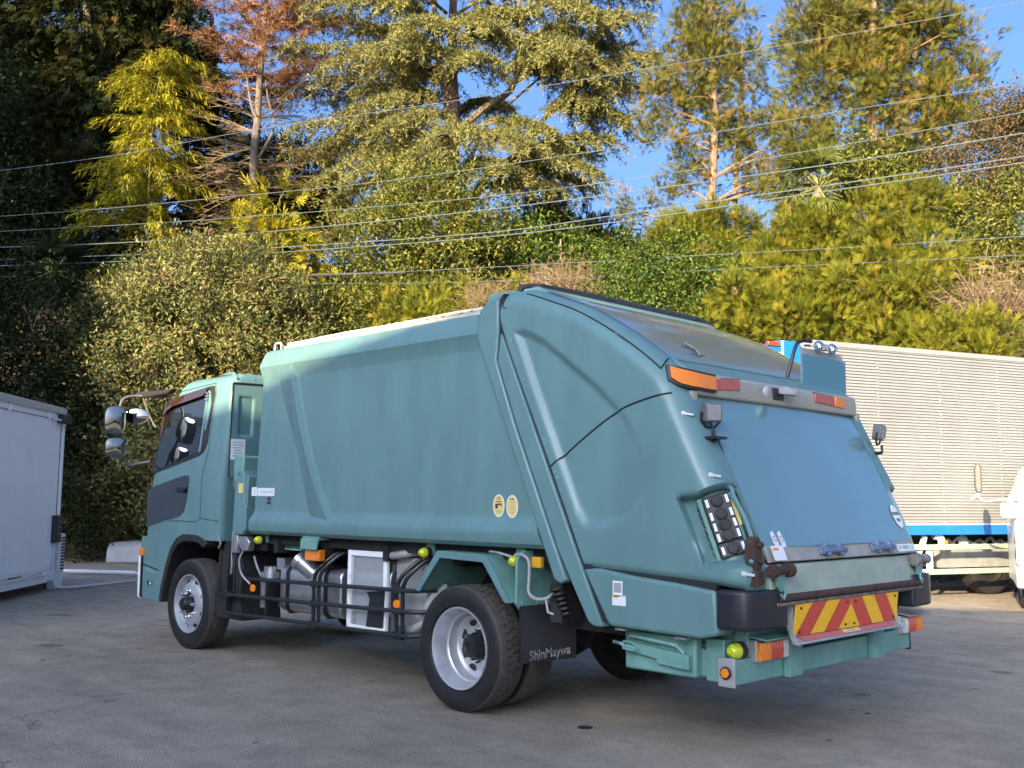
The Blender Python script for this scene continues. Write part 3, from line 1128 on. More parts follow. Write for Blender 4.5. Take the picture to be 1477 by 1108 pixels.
# seam between the upper and lower side panels
sp = resample([(-.86, 0, 1.625), (-1.05, 0, 1.76), (-1.28, 0, 1.895), (-1.46, 0, 1.965), (-1.62, 0, 2.005), (-1.77, 0, 2.03)], 26)
mb = MB()
pts = []
for p in sp:
    i, j = nearest(p.x, p.z)
    pp = rows[i][j]
    pts.append((p.x, pp[1] + .0005, p.z))
mb.tube(pts, .006, 6)
mb.obj('panel_seam', M['gap'], shell, smooth=None)
# seam of the roof hatch along the rounded edge
mb = MB()
pts = [Vector(rows[i][NQ + 6]) for i in range(8, 63, 2)]
endp = rows[62][NQ + 6]
pts2 = [Vector(endp), Vector(rows[61][NQ + 8]), Vector(rows[60][NQ + 10]), Vector(rows[59][NQ + 12])]
mb.tube(pts, .006, 6)
mb.tube(pts2, .006, 6)
mb.obj('hatch_seam', M['gap'], shell, smooth=None)

# roof hatch: dusty plate between the rounded edges
iH = 60
prof = [rQ[i] for i in range(0, iH + 1, 3)]
mb = MB()
ys = [-.975, -.93, -.6, -.3, 0, .3, .6, .93, .975]
mb.grid([[(p.x, y, p.z + .004 + (.004 if abs(y) < .95 else 0)) for y in ys] for p in prof[2:]], flip=False)
hatch = mb.obj('roof_hatch', M['paint_dusty'], truck, smooth=40)
a, b = rQ[iH], rQ[iH + 1]
mb = MB()
mb.tube([(a.x, .96, a.z + .006), (a.x, 0, a.z + .006), (a.x, -.96, a.z + .006)], .007, 6)
mb.obj('hatch_seam', M['gap'], hatch, smooth=None)
mb = MB()
mb.box(-.06, .06, -.09, .09, 0, .008)
lm = frame((-1.52, .58, 2.355), (1, 0, .68), (0, 1, 0))
mb.v = [tuple(lm @ Vector(v)) for v in mb.v]
lt = mb.obj('latch_plate', M['paint'], hatch)
mb = MB()
mb.tube([(-1.60, .60, 2.315), (-1.57, .61, 2.36), (-1.50, .62, 2.40)], .012, 6)
mb.tube([(-1.50, .60, 2.375), (-1.50, .66, 2.375)], .010, 6)
mb.obj('latch', M['oldsteel'], lt)
for (i, j) in ((46, NQ + 6),):
    p = Vector(rows[i][j])
    mb = MB()
    mb.box(-.05, .05, -.012, .012, 0, .02)
    mb.cyl((.035, 0, .012), (0, 1, 0), .014, .03, 10)
    mm = frame(p, (-.75, 0, -.62), (0, .7, -.5))
    mb.v = [tuple(mm @ Vector(v)) for v in mb.v]
    mb.obj('latch', M['steel'], shell)

# rubber-edged crest across the top of the tailgate
mb = MB()
mb.prism([(-.40, 2.745), (-.64, 2.745), (-.66, 2.80), (-.56, 2.845), (-.43, 2.845)], 'y', -1.02, .98)
crest = mb.obj('tailgate_crest', P, truck, bevel=.01)
mb = MB()
pts = resample([(-.37, .99, 2.80), (-.38, .95, 2.862), (-.42, .80, 2.885), (-.46, .5, 2.885), (-.48, 0, 2.885), (-.48, -.6, 2.885), (-.50, -1.0, 2.880), (-.54, -1.10, 2.835), (-.60, -1.13, 2.79)], 30)
mb.tube(pts, [.026 if 0 < i < 29 else .012 for i in range(30)], 8)
for y in (-.9, -.55, -.2, .2):
    mb.cyl((-.50, y, 2.87), (-.8, 0, .6), .014, .05, 6)
mb.box(-.52, -.44, -1.05, .9, 2.84, 2.88)
mb.obj('crest_seal', M['black'], crest)
mb = MB()
mb.prism([(-.19, 2.755), (-.50, 2.755), (-.50, 2.80), (-.46, 2.815), (-.23, 2.825), (-.19, 2.80)], 'y', .93, 1.09)
mb.obj('hinge_cover', P, crest, bevel=.012)
mb = MB()
mb.box(-.53, -.20, .94, 1.095, 2.738, 2.757)
mb.obj('hinge_cover_seal', M['gap'], crest)

# --- lamp bar over the rear door
mb = MB()
mb.prism([(-1.615, 2.288), (-1.775, 2.180), (-1.800, 2.165), (-1.74, 2.12), (-1.56, 2.16)], 'y', -.974, .974)
sill = mb.obj('lamp_bar_top', P, truck, bevel=.012)
mb = MB()
mb.prism([(-1.800, 2.168), (-1.836, 2.150), (-1.842, 2.050), (-1.835, 2.026), (-1.795, 2.022), (-1.775, 2.04), (-1.74, 2.12)], 'y', -.985, .975)
mb.prism([(.975, 2.05), (1.035, 2.05), (1.03, 2.02), (1.00, 1.965), (.972, 1.97), (.972, 2.04)], 'x', -1.838, -1.79)
mb.prism([(-.985, 2.05), (-1.045, 2.05), (-1.04, 2.02), (-1.01, 1.955), (-.982, 1.96), (-.982, 2.04)], 'x', -1.838, -1.79)
bar = mb.obj('lamp_bar', M['beige'], truck, bevel=.012)


def bar_lamp(pts, name, lens, yout, parent=bar):
    """lens outline (y, z) on the rear face of the lamp bar with a dark rim"""
    cy = sum(p[0] for p in pts) / len(pts)
    cz = sum(p[1] for p in pts) / len(pts)
    mb = MB()
    mb.prism([(cy + (y - cy) * 1.08 + (.006 if y > cy else -.006), cz + (z - cz) * 1.2) for y, z in pts], 'x', -1.836 - yout, -1.80)
    rim = mb.obj(name, M['black'], parent, bevel=.004)
    mb = MB()
    mb.prism(pts, 'x', -1.850 - yout, -1.83)
    mb.obj('lens', lens, rim, bevel=.006)


bar_lamp([(.81, 2.135), (.81, 2.065), (.54, 2.085), (.54, 2.150)], 'brake_lamp', M['redflat'], 0)
bar_lamp([(-.38, 2.145), (-.38, 2.082), (-.645, 2.07), (-.645, 2.140)], 'brake_lamp', M['redflat'], 0)
# indicator wrapping the left corner / small one at the right
lo = [(-1.768, 1.138, 2.118), (-1.803, 1.105, 2.085), (-1.842, 1.04, 2.070), (-1.860, .94, 2.064), (-1.863, .83, 2.062)]
hi = [(-1.752, 1.128, 2.186), (-1.790, 1.088, 2.170), (-1.836, 1.02, 2.154), (-1.857, .93, 2.144), (-1.861, .83, 2.139)]
for grow, mm, nm in ((.014, M['black'], 'indicator_rim'), (0, M['orange'], 'indicator_lens')):
    mb = MB()
    rws = []
    off = 0 if grow else .008
    for k2, (a, b) in enumerate(zip(lo, hi)):
        a, b = Vector(a), Vector(b)
        d = (b - a).normalized()
        n = Vector((-.75 - .06 * k2, .65 - .15 * k2, .1)).normalized()
        a2, b2 = a - d * grow + n * off, b + d * grow + n * off
        if grow and k2 == 0:
            a2, b2 = a2 + Vector((.02, 0, 0)), b2 + Vector((.02, 0, 0))
        if grow and k2 == 4:
            a2, b2 = a2 + Vector((0, -.008, 0)), b2 + Vector((0, -.008, 0))
        rws.append([a2 - n * .04, a2, b2, b2 - n * .04])
    mb.grid(rws)
    mb.add(rws[0], [(0, 1, 2, 3)])
    mb.add(rws[-1], [(3, 2, 1, 0)])
    o = mb.obj('indicator' if grow else 'lens', mm, bar if grow else ind, smooth=50)
    if grow:
        ind = o
mb = MB()
mb.prism([(-.66, 2.14), (-.66, 2.070), (-.79, 2.066), (-.80, 2.138)], 'x', -1.850, -1.80)
mb.obj('indicator', M['orange'], bar, bevel=.006)
# camera and round blank on the bar
mb = MB()
mb.lathe([(.034, 0), (.034, .006), (.028, .010), (0, .011)], (-1.839, .235, 2.105), (-1, 0, -.1), 20)
mb.obj('round_blank', M['clear'], bar)
mb = MB()
mb.box(-1.85, -1.835, .03, .155, 2.06, 2.135)
cm = mb.obj('camera_base', M['plastic'], bar, bevel=.004)
mb = MB()
mb.prism([(-1.85, 2.10), (-1.95, 2.085), (-1.95, 2.105), (-1.91, 2.14), (-1.85, 2.145)], 'y', .02, .10)
mb.cyl((-1.93, .06, 2.10), (-1, 0, -.2), .02, .05, 12)
mb.obj('reversing_camera', M['greymetal'], cm, bevel=.004)

# --- rear door (loading hopper cover)
dprof = [(-1.795, 2.025), (-1.866, 1.90), (-1.965, 1.70), (-2.052, 1.51), (-2.140, 1.32), (-2.216, 1.165)]
dr = resample([(x - .012, 0, z) for x, z in dprof], 20)
mb = MB()
ysd = [-.93, -.925, -.6, -.3, 0, .3, .6, .925, .93]
mb.grid([[(p.x + (.02 if abs(y) == .93 else -.012 * (1 - (y / .93) ** 2)), y, p.z) for y in ysd] for p in dr])
door = mb.obj('rear_door', M['paint_gloss'], truck, smooth=60)
mb = MB()
for s_ in (1, -1):
    mb.grid([[(p.x + .012, s_ * .925, p.z), (p.x + .012, s_ * .962, p.z)] for p in dr], flip=s_ < 0)
mb.grid([[(p.x + .035, s_, p.z - .002) for s_ in (-.955, .955)] for p in dr])
mb.obj('door_gap', M['gap'], door, smooth=None)
mb = MB()
mb.prism([(-2.228, 1.172), (-2.262, 1.088), (-2.245, 1.082), (-2.20, 1.165)], 'y', -.93, .935)
strip = mb.obj('door_edge_strip', M['oldsteel'], door, bevel=.004)
strip.data.materials.clear()
strip.data.materials.append(mat('dirty_door_strip', (0.40, 0.38, 0.32), 0.5, metal=0.2, col2=(0.24, 0.25, 0.23), vscale=6, bump=0.1, bscale=30))
slope = Vector((-.034, 0, -.084)).normalized()
SN = Vector((-.084, 0, .034)).normalized()
for yc, ln in ((.215, .30), (-.44, .30)):
    mb = MB()
    mb.box(-ln / 2, ln / 2, -.022, .028, 0, .018)
    for q in (-.09, .07):
        mb.box(q - .012, q + .012, -.035, .05, 0, .036)
    mb.cyl((0, -.006, .026), (1, 0, 0), .016, ln * .86, 10)
    mm = frame((-2.245, yc, 1.13), (0, -1, 0), -slope)
    mb.v = [tuple(mm @ Vector(v)) for v in mb.v]
    mb.obj('hinge', M['bluehinge'], strip, bevel=.003)


def decal(name, c, xd, yd, outline, mm, parent, th=.0015):
    """thin sticker: outline in local metres on a plane at c"""
    mb = MB()
    mb.prism(outline, 'z', 0, th)
    f = frame(c, xd, yd)
    mb.v = [tuple(f @ Vector(v)) for v in mb.v]
    return mb.obj(name, mm, parent, smooth=None), f


def rect(w, h):
    return [(-w / 2, -h / 2), (w / 2, -h / 2), (w / 2, h / 2), (-w / 2, h / 2)]


def ell(w, h, n=28):
    return [(w / 2 * math.cos(2 * math.pi * i / n), h / 2 * math.sin(2 * math.pi * i / n)) for i in range(n)]


YR = (0, -1, 0)      # "right" on the rear face
o, f = decal('capacity_plate', (-2.247, -.80, 1.122), YR, -slope, rect(.25, .048), M['sticker'], strip, .003)
text('lettering', '最大積載量 3350', .032, M['greyink'], o, f @ Matrix.Translation((0, 0, .004)))
dslope = Vector((-.088, 0, -.19)).normalized()
o, f = decal('warning_sticker', (-2.1585, -.868, 1.325), YR, -dslope, ell(.105, .17), M['cream'], door, .002)
o.data.materials[0] = M['sticker']
f2 = f @ Matrix.Translation((0, 0, .003))
text('lettering', '飲酒運転', .026, M['ink'], o, f2 @ Matrix.Translation((0, .018, 0)))
text('lettering', '追放!', .026, M['ink'], o, f2 @ Matrix.Translation((0, -.028, 0)))
o, f = decal('small_sticker', (-2.258, .835, 1.135), YR, -slope, rect(.13, .085), M['sticker'], strip, .002)
decal('orange_print', f @ Vector((-.02, .022, .002)), YR, -slope, rect(.06, .014), M['orange'], o, .001)
for y, w in ((.80, .045), (.725, .04)):
    o, f = decal('peeling_sticker', (-2.213, y, 1.208), YR, -dslope, [(-w / 2, -.045), (w * .3, -.05), (w * .55, -.02), (w * .5, .01), (w * .2, .05), (-w * .5, .04), (-w * .6, .0)], M['sticker'], door, .002)
    text('lettering', 'G' if y > .76 else 'Q', .05, M['pinkred'], o, f @ Matrix.Translation((0, 0, .003)))

# --- lower tail lip below the door
mb = MB()
mb.prism([(-2.235, 1.075), (-2.258, 1.065), (-2.275, .905), (-2.22, .90), (-2.12, 1.05)], 'y', -.93, .94)
lip = mb.obj('hopper_lip', M['lip'], truck, bevel=.006)
mb = MB()
ypos = [.90, .50, .06, -.36, -.78, -.93]
for a, b in zip(ypos, ypos[1:]):
    mb.cyl((-2.283, (a + b) / 2, .893), (0, 1, 0), .022, abs(a - b) - .018, 12)
mb.obj('lip_hinge', M['rust'], lip)
mb = MB()
mb.prism([(-2.30, .855), (-2.305, .868), (-2.25, .885), (-2.20, .88), (-2.20, .83), (-2.27, .845)], 'y', -.92, .92)
mb.obj('lip_angle', M['oldsteel'], lip, bevel=.004)
mb = MB()
mb.prism([(-2.20, .90), (-1.3, .72), (-1.25, .60), (-1.9, .60), (-2.10, .66), (-2.18, .80)], 'y', -.93, .93)
mb.obj('hopper_bottom', M['paint_flat'], truck, bevel=.01)
# latch cylinders at both ends of the lip, rusty brackets on the shell edge
for s_ in (1, -1):
    mb = MB()
    mb.cyl((-2.30, s_ * .90, 1.045), (0, 1, 0), .024, .20, 12)
    mb.cyl((-2.30, s_ * .81, 1.045), (0, 1, 0), .040, .045, 14)
    mb.cyl((-2.30, s_ * .965, 1.045), (0, 1, 0), .034, .05, 12)
    lat = mb.obj('lip_latch', M['rust'] if s_ > 0 else M['oldsteel'], lip)
    mb = MB()
    mb.prism([(s_ * .84, 1.03), (s_ * .93, 1.03), (s_ * .92, .96), (s_ * .885, .93), (s_ * .85, .95)], 'x', -2.30, -2.285)
    mb.tube([(-2.305, s_ * .87, .96), (-2.31, s_ * .86, .92), (-2.31, s_ * .88, .895), (-2.305, s_ * .90, .92)], .008, 6)
    mb.obj('latch_hook', M['paint_flat'], lat)
mb = MB()
mb.prism([(1.085, 1.20), (1.05, 1.23), (1.015, 1.20), (1.005, 1.11), (1.02, 1.05), (1.07, 1.05), (1.09, 1.12)], 'x', -2.262, -2.20)
mb.cyl((-2.265, 1.05, 1.185), (1, 0, 0), .016, .05, 12)
mb.cyl((-2.265, 1.045, 1.095), (1, 0, 0), .012, .05, 10)
mb.prism([(1.08, 1.045), (1.01, 1.045), (1.0, .975), (1.08, .97)], 'x', -2.27, -2.20)
mb.obj('rusty_bracket', M['rust'], shell, bevel=.004)
mb = MB()
pts = resample([(-2.03, 1.005, 1.50), (-2.085, 1.015, 1.485), (-2.10, 1.035, 1.45), (-2.16, 1.02, 1.33), (-2.21, 1.03, 1.22), (-2.245, 1.055, 1.13), (-2.235, 1.09, 1.09)], 22)
mb.tube(pts, .014, 8)
mb.obj('grab_handle', M['paint'], shell)
for z, x in ((1.555, -2.075), (1.03, -2.275), (1.905, -1.90)):
    mb = MB()
    mb.box(-.030, .034, -.008, .008, 0, .016)
    mb.box(-.036, -.008, -.014, .014, 0, .010)
    mm = frame((x + .050, 1.098, z), (-.75, -.75, -.15), (0, 0, 1))
    mb.v = [tuple(mm @ Vector(v)) for v in mb.v]
    mb.obj('latch', M['clear'] if z < 1.6 else M['steel'], shell, bevel=.003)

# --- push-button panel in the corner recess
PC = Vector((-2.062, 1.062, 1.285))
pn = Vector((-.66, .74, .12)).normalized()
pu = Vector((.33, .10, 1.0))
pf = frame(PC, pu.cross(pn), pu)
pw, ph_ = .150, .345
ctrl = empty('control_panel', PC, truck)
inv = ctrl.matrix_local.inverted()


def cpart(mb, name, mm, parent=ctrl, **kw):
    mb.v = [tuple((pf @ Vector(v)) - PC) for v in mb.v]
    o = mb.obj(name, mm, parent, **kw)
    return o


mb = MB()
mb.box(-pw / 2 - .022, pw / 2 + .02, -ph_ / 2 - .006, ph_ / 2 + .006, -.075, -.030)
cpart(mb, 'back_box', M['paint_flat'], bevel=.006)
mb = MB()
mb.box(-pw / 2, pw / 2, -ph_ / 2 + .085, ph_ / 2, -.03, .012)
mb.box(-pw / 2, pw / 2, -ph_ / 2, -ph_ / 2 + .08, -.03, .014)
face = cpart(mb, 'button_box', M['plastic'], bevel=.006)
for kk, yb in enumerate((.137, .062, .002, -.058, -.132)):
    mb = MB()
    mb.lathe([(.034, 0), (.034, .010), (.027, .014), (.027, .020), (0, .021)], (0, yb, .012), (0, 0, 1), 18)
    cpart(mb, 'button', M['rubber'])
    for sx in (-.055, .058):
        mb = MB()
        mb.box(sx - .008, sx + .008, yb - .022, yb + .022, .012, .0155)
        cpart(mb, 'button_label', M['sticker'])
mb = MB()
mb.box(pw / 2 + .004, pw / 2 + .026, -.02, .125, -.028, -.024)
cpart(mb, 'yellow_label', M['cream'])
mb = MB()
for i in range(7):
    y0 = -.14 + i * .043
    mb.box(-pw / 2 - .030, -pw / 2 - .020, y0, y0 + .02 + (i % 3) * .005, -.07, -.035)
cpart(mb, 'terminal_row', M['plastic'])

M['lampgrey'] = mat('dark_grey_lamp_housing', (.12, .125, .14), .45)
M['lamplens'] = mat('grey_work_lamp_lens', (.26, .27, .28), .2, coat=.6, var=.12, vscale=60)
# --- work lamps on brackets
for (c, aim, s_) in ((Vector((-1.955, 1.0, 1.915)), Vector((-1, .42, -.15)), 1), (Vector((-1.985, -1.055, 1.905)), Vector((-1, -.20, -.15)), -1)):
    root = empty('work_lamp', c, truck)
    f = frame((0, 0, 0), aim.cross(Vector((0, 0, 1))), Vector((0, 0, 1)) - aim * aim.z)
    if f.to_3x3().col[2].dot(aim) < 0:
        f = frame((0, 0, 0), -aim.cross(Vector((0, 0, 1))), Vector((0, 0, 1)) - aim * aim.z)
    mb = MB()
    mb.box(-.056, .056, -.056, .056, -.05, .018)
    mb.v = [tuple(f @ Vector(v)) for v in mb.v]
    hs = mb.obj('housing', M['lampgrey'], root, bevel=.014, seg=3)
    mb = MB()
    mb.box(-.045, .045, -.045, .045, .012, .022)
    mb.v = [tuple(f @ Vector(v)) for v in mb.v]
    mb.obj('lens', M['lamplens'], root, bevel=.008)
    mb = MB()
    mb.tube([f @ Vector((-.065, 0, -.015)), f @ Vector((-.063, -.05, -.015)), f @ Vector((-.03, -.085, -.015)), f @ Vector((.03, -.085, -.015)), f @ Vector((.063, -.05, -.015)), f @ Vector((.065, 0, -.015))], .007, 6)
    mb.cyl((0, 0, -.115), (0, 0, 1), .009, .06, 8)
    if s_ > 0:
        mb.box(-.06, .09, -.05, .06, -.153, -.138)
        mb.prism([(-.05, -.15), (.08, -.15), (.06, -.20), (.02, -.17)], 'y', -.01, .01)
    else:
        mb.tube([(0, 0, -.14), (.08, .06, -.15), (.13, .10, -.17)], .012, 6)
    mb.obj('bracket', M['black'], root)

# --- number plate with its two lamps, standing on the right of the roof
npl = empty('number_plate_holder', (-1.70, -.78, 2.20), truck)
mb = MB()
mb.box(-.012, 0, -.31, .31, .0, .235)
mb.obj('number_plate', M['plate'], npl, smooth=None)
mb = MB()
mb.box(.002, .012, -.30, .30, -.02, .28)
mb.obj('plate_backing', M['greymetal'], npl)
mb = MB()
pts = resample([(.06, .42, .03), (.04, .40, .12), (.02, .34, .29), (0, .29, .325), (-.02, .20, .33)], 14)
mb.tube(pts, .013, 8)
mb.cyl((.06, .42, .03), (0, 1, 0), .024, .06, 10)
mb.obj('support_arm', M['black'], npl)
mb = MB()
mb.box(-.03, .02, -.02, .05, .285, .335)
mb.obj('lamp_bracket', M['beige'], npl, bevel=.006)
for y in (.105, -.085):
    mb = MB()
    mb.lathe([(0, -.035), (.022, -.03), (.036, -.005), (.034, .025), (.018, .04), (0, .042)], (-.025, y, .31), (-.5, 0, -.9), 16)
    mb.obj('plate_lamp', M['chrome'], npl)

# --- skirt panel under the tailgate
sk = [(-1.125, 1.005), (-1.315, .695), (-1.345, .683), (-1.96, .672), (-2.075, .70), (-2.062, .935), (-1.80, .962), (-1.50, .985), (-1.25, 1.015)]
mb = MB()
mb.prism(sk, 'y', .98, 1.166)
skirt = mb.obj('skirt_panel', P, truck, smooth=30, bevel=.022, seg=3)
mb = MB()
mb.prism([(-1.13, 1.05), (-1.30, 1.03), (-2.07, .985), (-2.05, .925), (-1.2, .98)], 'y', .9, 1.145)
mb.obj('skirt_gap', M['gap'], truck, smooth=None)
XM = (-1, 0, 0)
o, f = decal('dark_sticker', (-1.395, 1.1665, .905), XM, (0, 0, 1), rect(.072, .088), M['sticker'], skirt)
decal('sticker_print', f @ Vector((0, .006, .0016)), XM, (0, 0, 1), rect(.056, .056), M['greyink'], o, .001)
o, f = decal('white_sticker', (-1.405, 1.1665, .838), XM, (0, 0, 1), rect(.10, .058), M['sticker'], skirt)
decal('orange_print', f @ Vector((-.022, .020, .0016)), XM, (0, 0, 1), rect(.038, .010), M['orange'], o, .001)
for x, z in ((-1.40, .665), (-1.82, .655)):
    mb = MB()
    mb.box(x - .04, x + .04, 1.08, 1.15, z, z + .012)
    mb.obj('skirt_hinge', M['steel'], skirt)
mb = MB()
mb.box(-1.86, -1.36, .98, 1.06, .44, .66)
mb.prism([(-1.36, .58), (-1.44, .46), (-1.90, .44), (-1.90, .60)], 'y', .92, 1.0)
ub = mb.obj('lower_side_plate', M['paint_flat'], truck, bevel=.015)
mb = MB()
mb.prism([(-1.38, .605), (-1.84, .565), (-1.84, .485), (-1.62, .50), (-1.62, .525), (-1.38, .555)], 'y', 1.06, 1.10)
mb.tube([(-1.40, 1.07, .58), (-1.42, 1.09, .635), (-1.75, 1.09, .61), (-1.80, 1.08, .57)], .012, 8)
mb.tube([(-1.34, 1.10, .59), (-1.40, 1.105, .575), (-1.50, 1.105, .56)], .011, 8)
mb.tube([(-1.39, 1.11, .60), (-1.46, 1.115, .60), (-1.50, 1.115, .575), (-1.46, 1.115, .555), (-1.39, 1.11, .56), (-1.39, 1.11, .60)], .008, 6)
mb.obj('folding_step', M['paint_flat'], ub, bevel=.004)
mb = MB()
mb.cyl((-1.335, 1.10, .59), (1, 0, .1), .012, .05, 10)
mb.obj('step_pin', M['chrome'], ub)

# --- corner bumpers
for s_ in (1, -1):
    path = [(-2.068, 1.172), (-2.17, 1.175), (-2.235, 1.155), (-2.27, 1.11), (-2.285, 1.04), (-2.292, .90), (-2.292, .80), (-2.20, .79), (-2.06, .90)]
    mb = MB()
    mb.prism([(x, y * s_) for x, y in path], 'z', .735, .945)
    mb.obj('corner_bumper', M['plastic'], truck, smooth=40, bevel=.02, seg=3)

# --- rear subframe, underrun beam, posts
mb = MB()
mb.box(-2.125, -2.03, -1.088, 1.075, .436, .568)
beam = mb.obj('underrun_beam', M['paint_flat'], truck, bevel=.006)
for s_ in (1, -1):
    mb = MB()
    mb.box(-2.128, -2.025, s_ * 1.073, s_ * 1.092, .425, .578)
    cap = mb.obj('beam_end_cap', M['greymetal'] if s_ > 0 else M['plastic'], beam, bevel=.003)
    if s_ > 0:
        mb = MB()
        mb.lathe([(.034, 0), (.034, .010), (.028, .013), (0, .014)], (-2.077, 1.092, .50), (0, 1, 0), 20)
        rm = mb.obj('side_reflector', M['plastic'], cap)
        mb = MB()
        mb.lathe([(.028, .012), (.026, .018), (0, .021)], (-2.077, 1.092, .50), (0, 1, 0), 6)
        mb.obj('lens', M['orange'], rm, smooth=None)
for y in (.515, -.53):
    mb = MB()
    mb.box(-2.172, -2.127, y - .07, y + .07, .432, .86)
    mb.box(-2.127, -1.98, y - .07, y - .058, .57, .86)
    mb.box(-2.127, -1.98, y + .058, y + .07, .57, .86)
    mb.box(-2.23, -2.17, y - .09 + .05, y + .075 + .05, .77, .86)
    mb.cyl((-2.21, y + .03, .873), (0, 1, 0), .03, .07, 10)
    mb.obj('rear_post', M['paint_flat'], beam, bevel=.004)
mb = MB()
mb.box(-2.10, -2.0, -.95, .95, .575, .66)
mb.box(-2.0, -1.2, .40, .48, .55, .80)
mb.box(-2.0, -1.2, -.48, -.40, .55, .80)
mb.box(-2.02, -1.90, .55, 1.02, .43, .66)
mb.obj('rear_crossmember', M['paint_flat'], truck, bevel=.006)
# hazard boards
hz = empty('hazard_board', (-2.285, .08, .76), truck)
tilt = .02


def hb(y, z, dx=0.0):
    return (-tilt * (z - 0.0) / .18 * 1.0 + dx, y, z)


mb = MB()
for s_ in (.655, -.645):
    mb.prism([(.07, .105), (.005, .105), (.008, -.05), (-.012, -.09), (-.034, -.112), (-.034, -.126), (.01, -.122), (.04, -.04)], 'y', s_ - .006, s_ + .006)
mb.add([hb(.65, .10, .006), hb(-.64, .10, .006), hb(-.64, -.085, .006), hb(.65, -.085, .006)], [(0, 1, 2, 3)])
mb.obj('board_bracket', M['greymetal'], hz)
for (ya, yb2, sg) in ((.645, .003, 1), (-.003, -.635, -1)):
    mb = MB()
    zt, zb = .098, -.082
    mb.add([hb(ya, zt), hb(yb2, zt), hb(yb2, zb), hb(ya, zb), hb(ya, zt, .005), hb(yb2, zt, .005), hb(yb2, zb, .005), hb(ya, zb, .005)], [(0, 1, 2, 3), (7, 6, 5, 4), (0, 4, 5, 1), (3, 2, 6, 7), (0, 3, 7, 4), (1, 5, 6, 2)])
    bd = mb.obj('chevron_panel', M['yellow'], hz, smooth=None)
    W_ = abs(ya - yb2)
    for (t0, t1) in ((.02, .28), (.53, .79), (1.05, 1.31), (-.50, -.24)):
        # stripe leaning; clip to the board
        pts = []
        sh = -.36
        if sg > 0:
            quad = [(t0 - sh * .8 - .02, zt), (t1 - sh * .8 - .02, zt), (t1 + .0, zb), (t0 + .0, zb)]
        else:
            quad = [(1 - t0 + sh * .8 + .02, zt), (1 - t1 + sh * .8 + .02, zt), (1 - t1, zb), (1 - t0, zb)]

        def clip(poly, lim, keep_less):
            res = []
            for i in range(len(poly)):
                a, b = poly[i], poly[(i + 1) % len(poly)]
                ia = a[0] <= lim if keep_less else a[0] >= lim
                ib = b[0] <= lim if keep_less else b[0] >= lim
                if ia:
                    res.append(a)
                if ia != ib:
                    t = (lim - a[0]) / (b[0] - a[0])
                    res.append((lim, a[1] + (b[1] - a[1]) * t))
            return res
        quad = clip(clip(quad, 1.0, True), 0.0, False)
        if len(quad) < 3:
            continue
        # t = 0 at the outer edge
        if sg < 0:
            quad = quad[::-1]
        vv = [hb(ya - q[0] * W_, q[1], -.0012) for q in quad]
        mb = MB()
        mb.add(vv, [tuple(range(len(vv)))])
        mb.turn = True
        mb.obj('stripe', M['redstripe'], bd, smooth=None)
    for (by, bz) in ((.08, .07), (.92, .07), (.08, -.06), (.92, -.06)):
        mb = MB()
        p = hb(ya - by * W_, bz, -.004)
        mb.cyl(p, (1, 0, 0), .007, .008, 8)
        mb.obj('bolt', M['rust'], bd)
mb = MB()
mb.prism([(.016, -.088), (-.024, -.112), (-.028, -.124), (-.018, -.124), (.02, -.100)], 'y', -.66, .665)
lipb = mb.obj('board_lip', M['greymetal'], hz, bevel=.003)
mb = MB()
a, b = Vector((.012, 0, -.0885)), Vector((-.022, 0, -.1095))
mb.add([(a.x - .001, .60, a.z + .002), (a.x - .001, -.57, a.z + .002), (b.x - .001, -.57, b.z + .002), (b.x - .001, .60, b.z + .002)], [(0, 1, 2, 3)])
mb.turn = True
mb.obj('red_strip', M['pinkred'], lipb, smooth=None)
o, f = decal('maker_label', (-.0045, .0, -.0965), (0, -1, 0), (.86, 0, .51), rect(.20, .026), M['cream'], lipb, .002)
o.location = (0, 0, 0)
text('lettering', 'REFLEXITE', .022, M['greyink'], o, f @ Matrix.Translation((0, 0, .003)))

# --- tail lamps with hoods
for (ya, yb2, kinds) in ((.905, .585, ('orange', 'red', 'clear')), (-.905, -1.20, ('clear', 'red', 'orange'))):
    tl = empty('tail_lamp', (-2.14, (ya + yb2) / 2, .60), truck)
    yc = (ya + yb2) / 2
    w = ya - yb2
    mb = MB()
    mb.box(-.01, .06, -w / 2, w / 2, -.06, .06)
    mb.obj('lamp_body', M['greymetal'], tl, bevel=.008)
    fr_ = {'orange': .36, 'red': .42, 'clear': .18}
    y = w / 2 - .006
    for kd in kinds:
        wy = (w - .012) * fr_[kd]
        mb = MB()
        nseg = 4
        for i in range(nseg):
            mb.prism([(-.010, -.052), (-.034, -.050), (-.038, 0), (-.034, .050), (-.010, .052)], 'y', y - wy * (i + .94) / nseg, y - wy * (i + .02) / nseg)
        mb.obj('lens', M[kd], tl, bevel=.003)
        y -= wy
    mb = MB()
    mb.prism([(.10, .085), (-.085, .062), (-.09, .072), (.10, .098)], 'y', -w / 2 - .01, w / 2 + .02)
    mb.box(.06, .09, -.03, .03, -.02, .09)
    mb.obj('lamp_hood', M['greymetal'] if ya < 0 else M['paint_flat'], tl, bevel=.003)


def marker(loc, axis, r, parent=truck):
    root = empty('side_marker', loc, parent)
    mb = MB()
    mb.lathe([(0, -.055), (r * 1.06, -.05), (r * 1.06, -.004), (r * .95, 0)], (0, 0, 0), axis, 20)
    mb.obj('base', M['rubber'], root)
    mb = MB()
    mb.lathe([(r * .98, -.003), (r * .95, r * .35), (r * .72, r * .9), (r * .45, r * 1.15), (r * .3, r * 1.2), (r * .26, r * 1.34), (0, r * 1.38)], (0, 0, 0), axis, 20)
    mb.obj('lens', M['lime'], root, smooth=50)
    mb = MB()
    mb.box(-.035, .035, -.075, -.05, -.02, .10)
    mb.obj('bracket', M['paint_flat'], root)
    return root


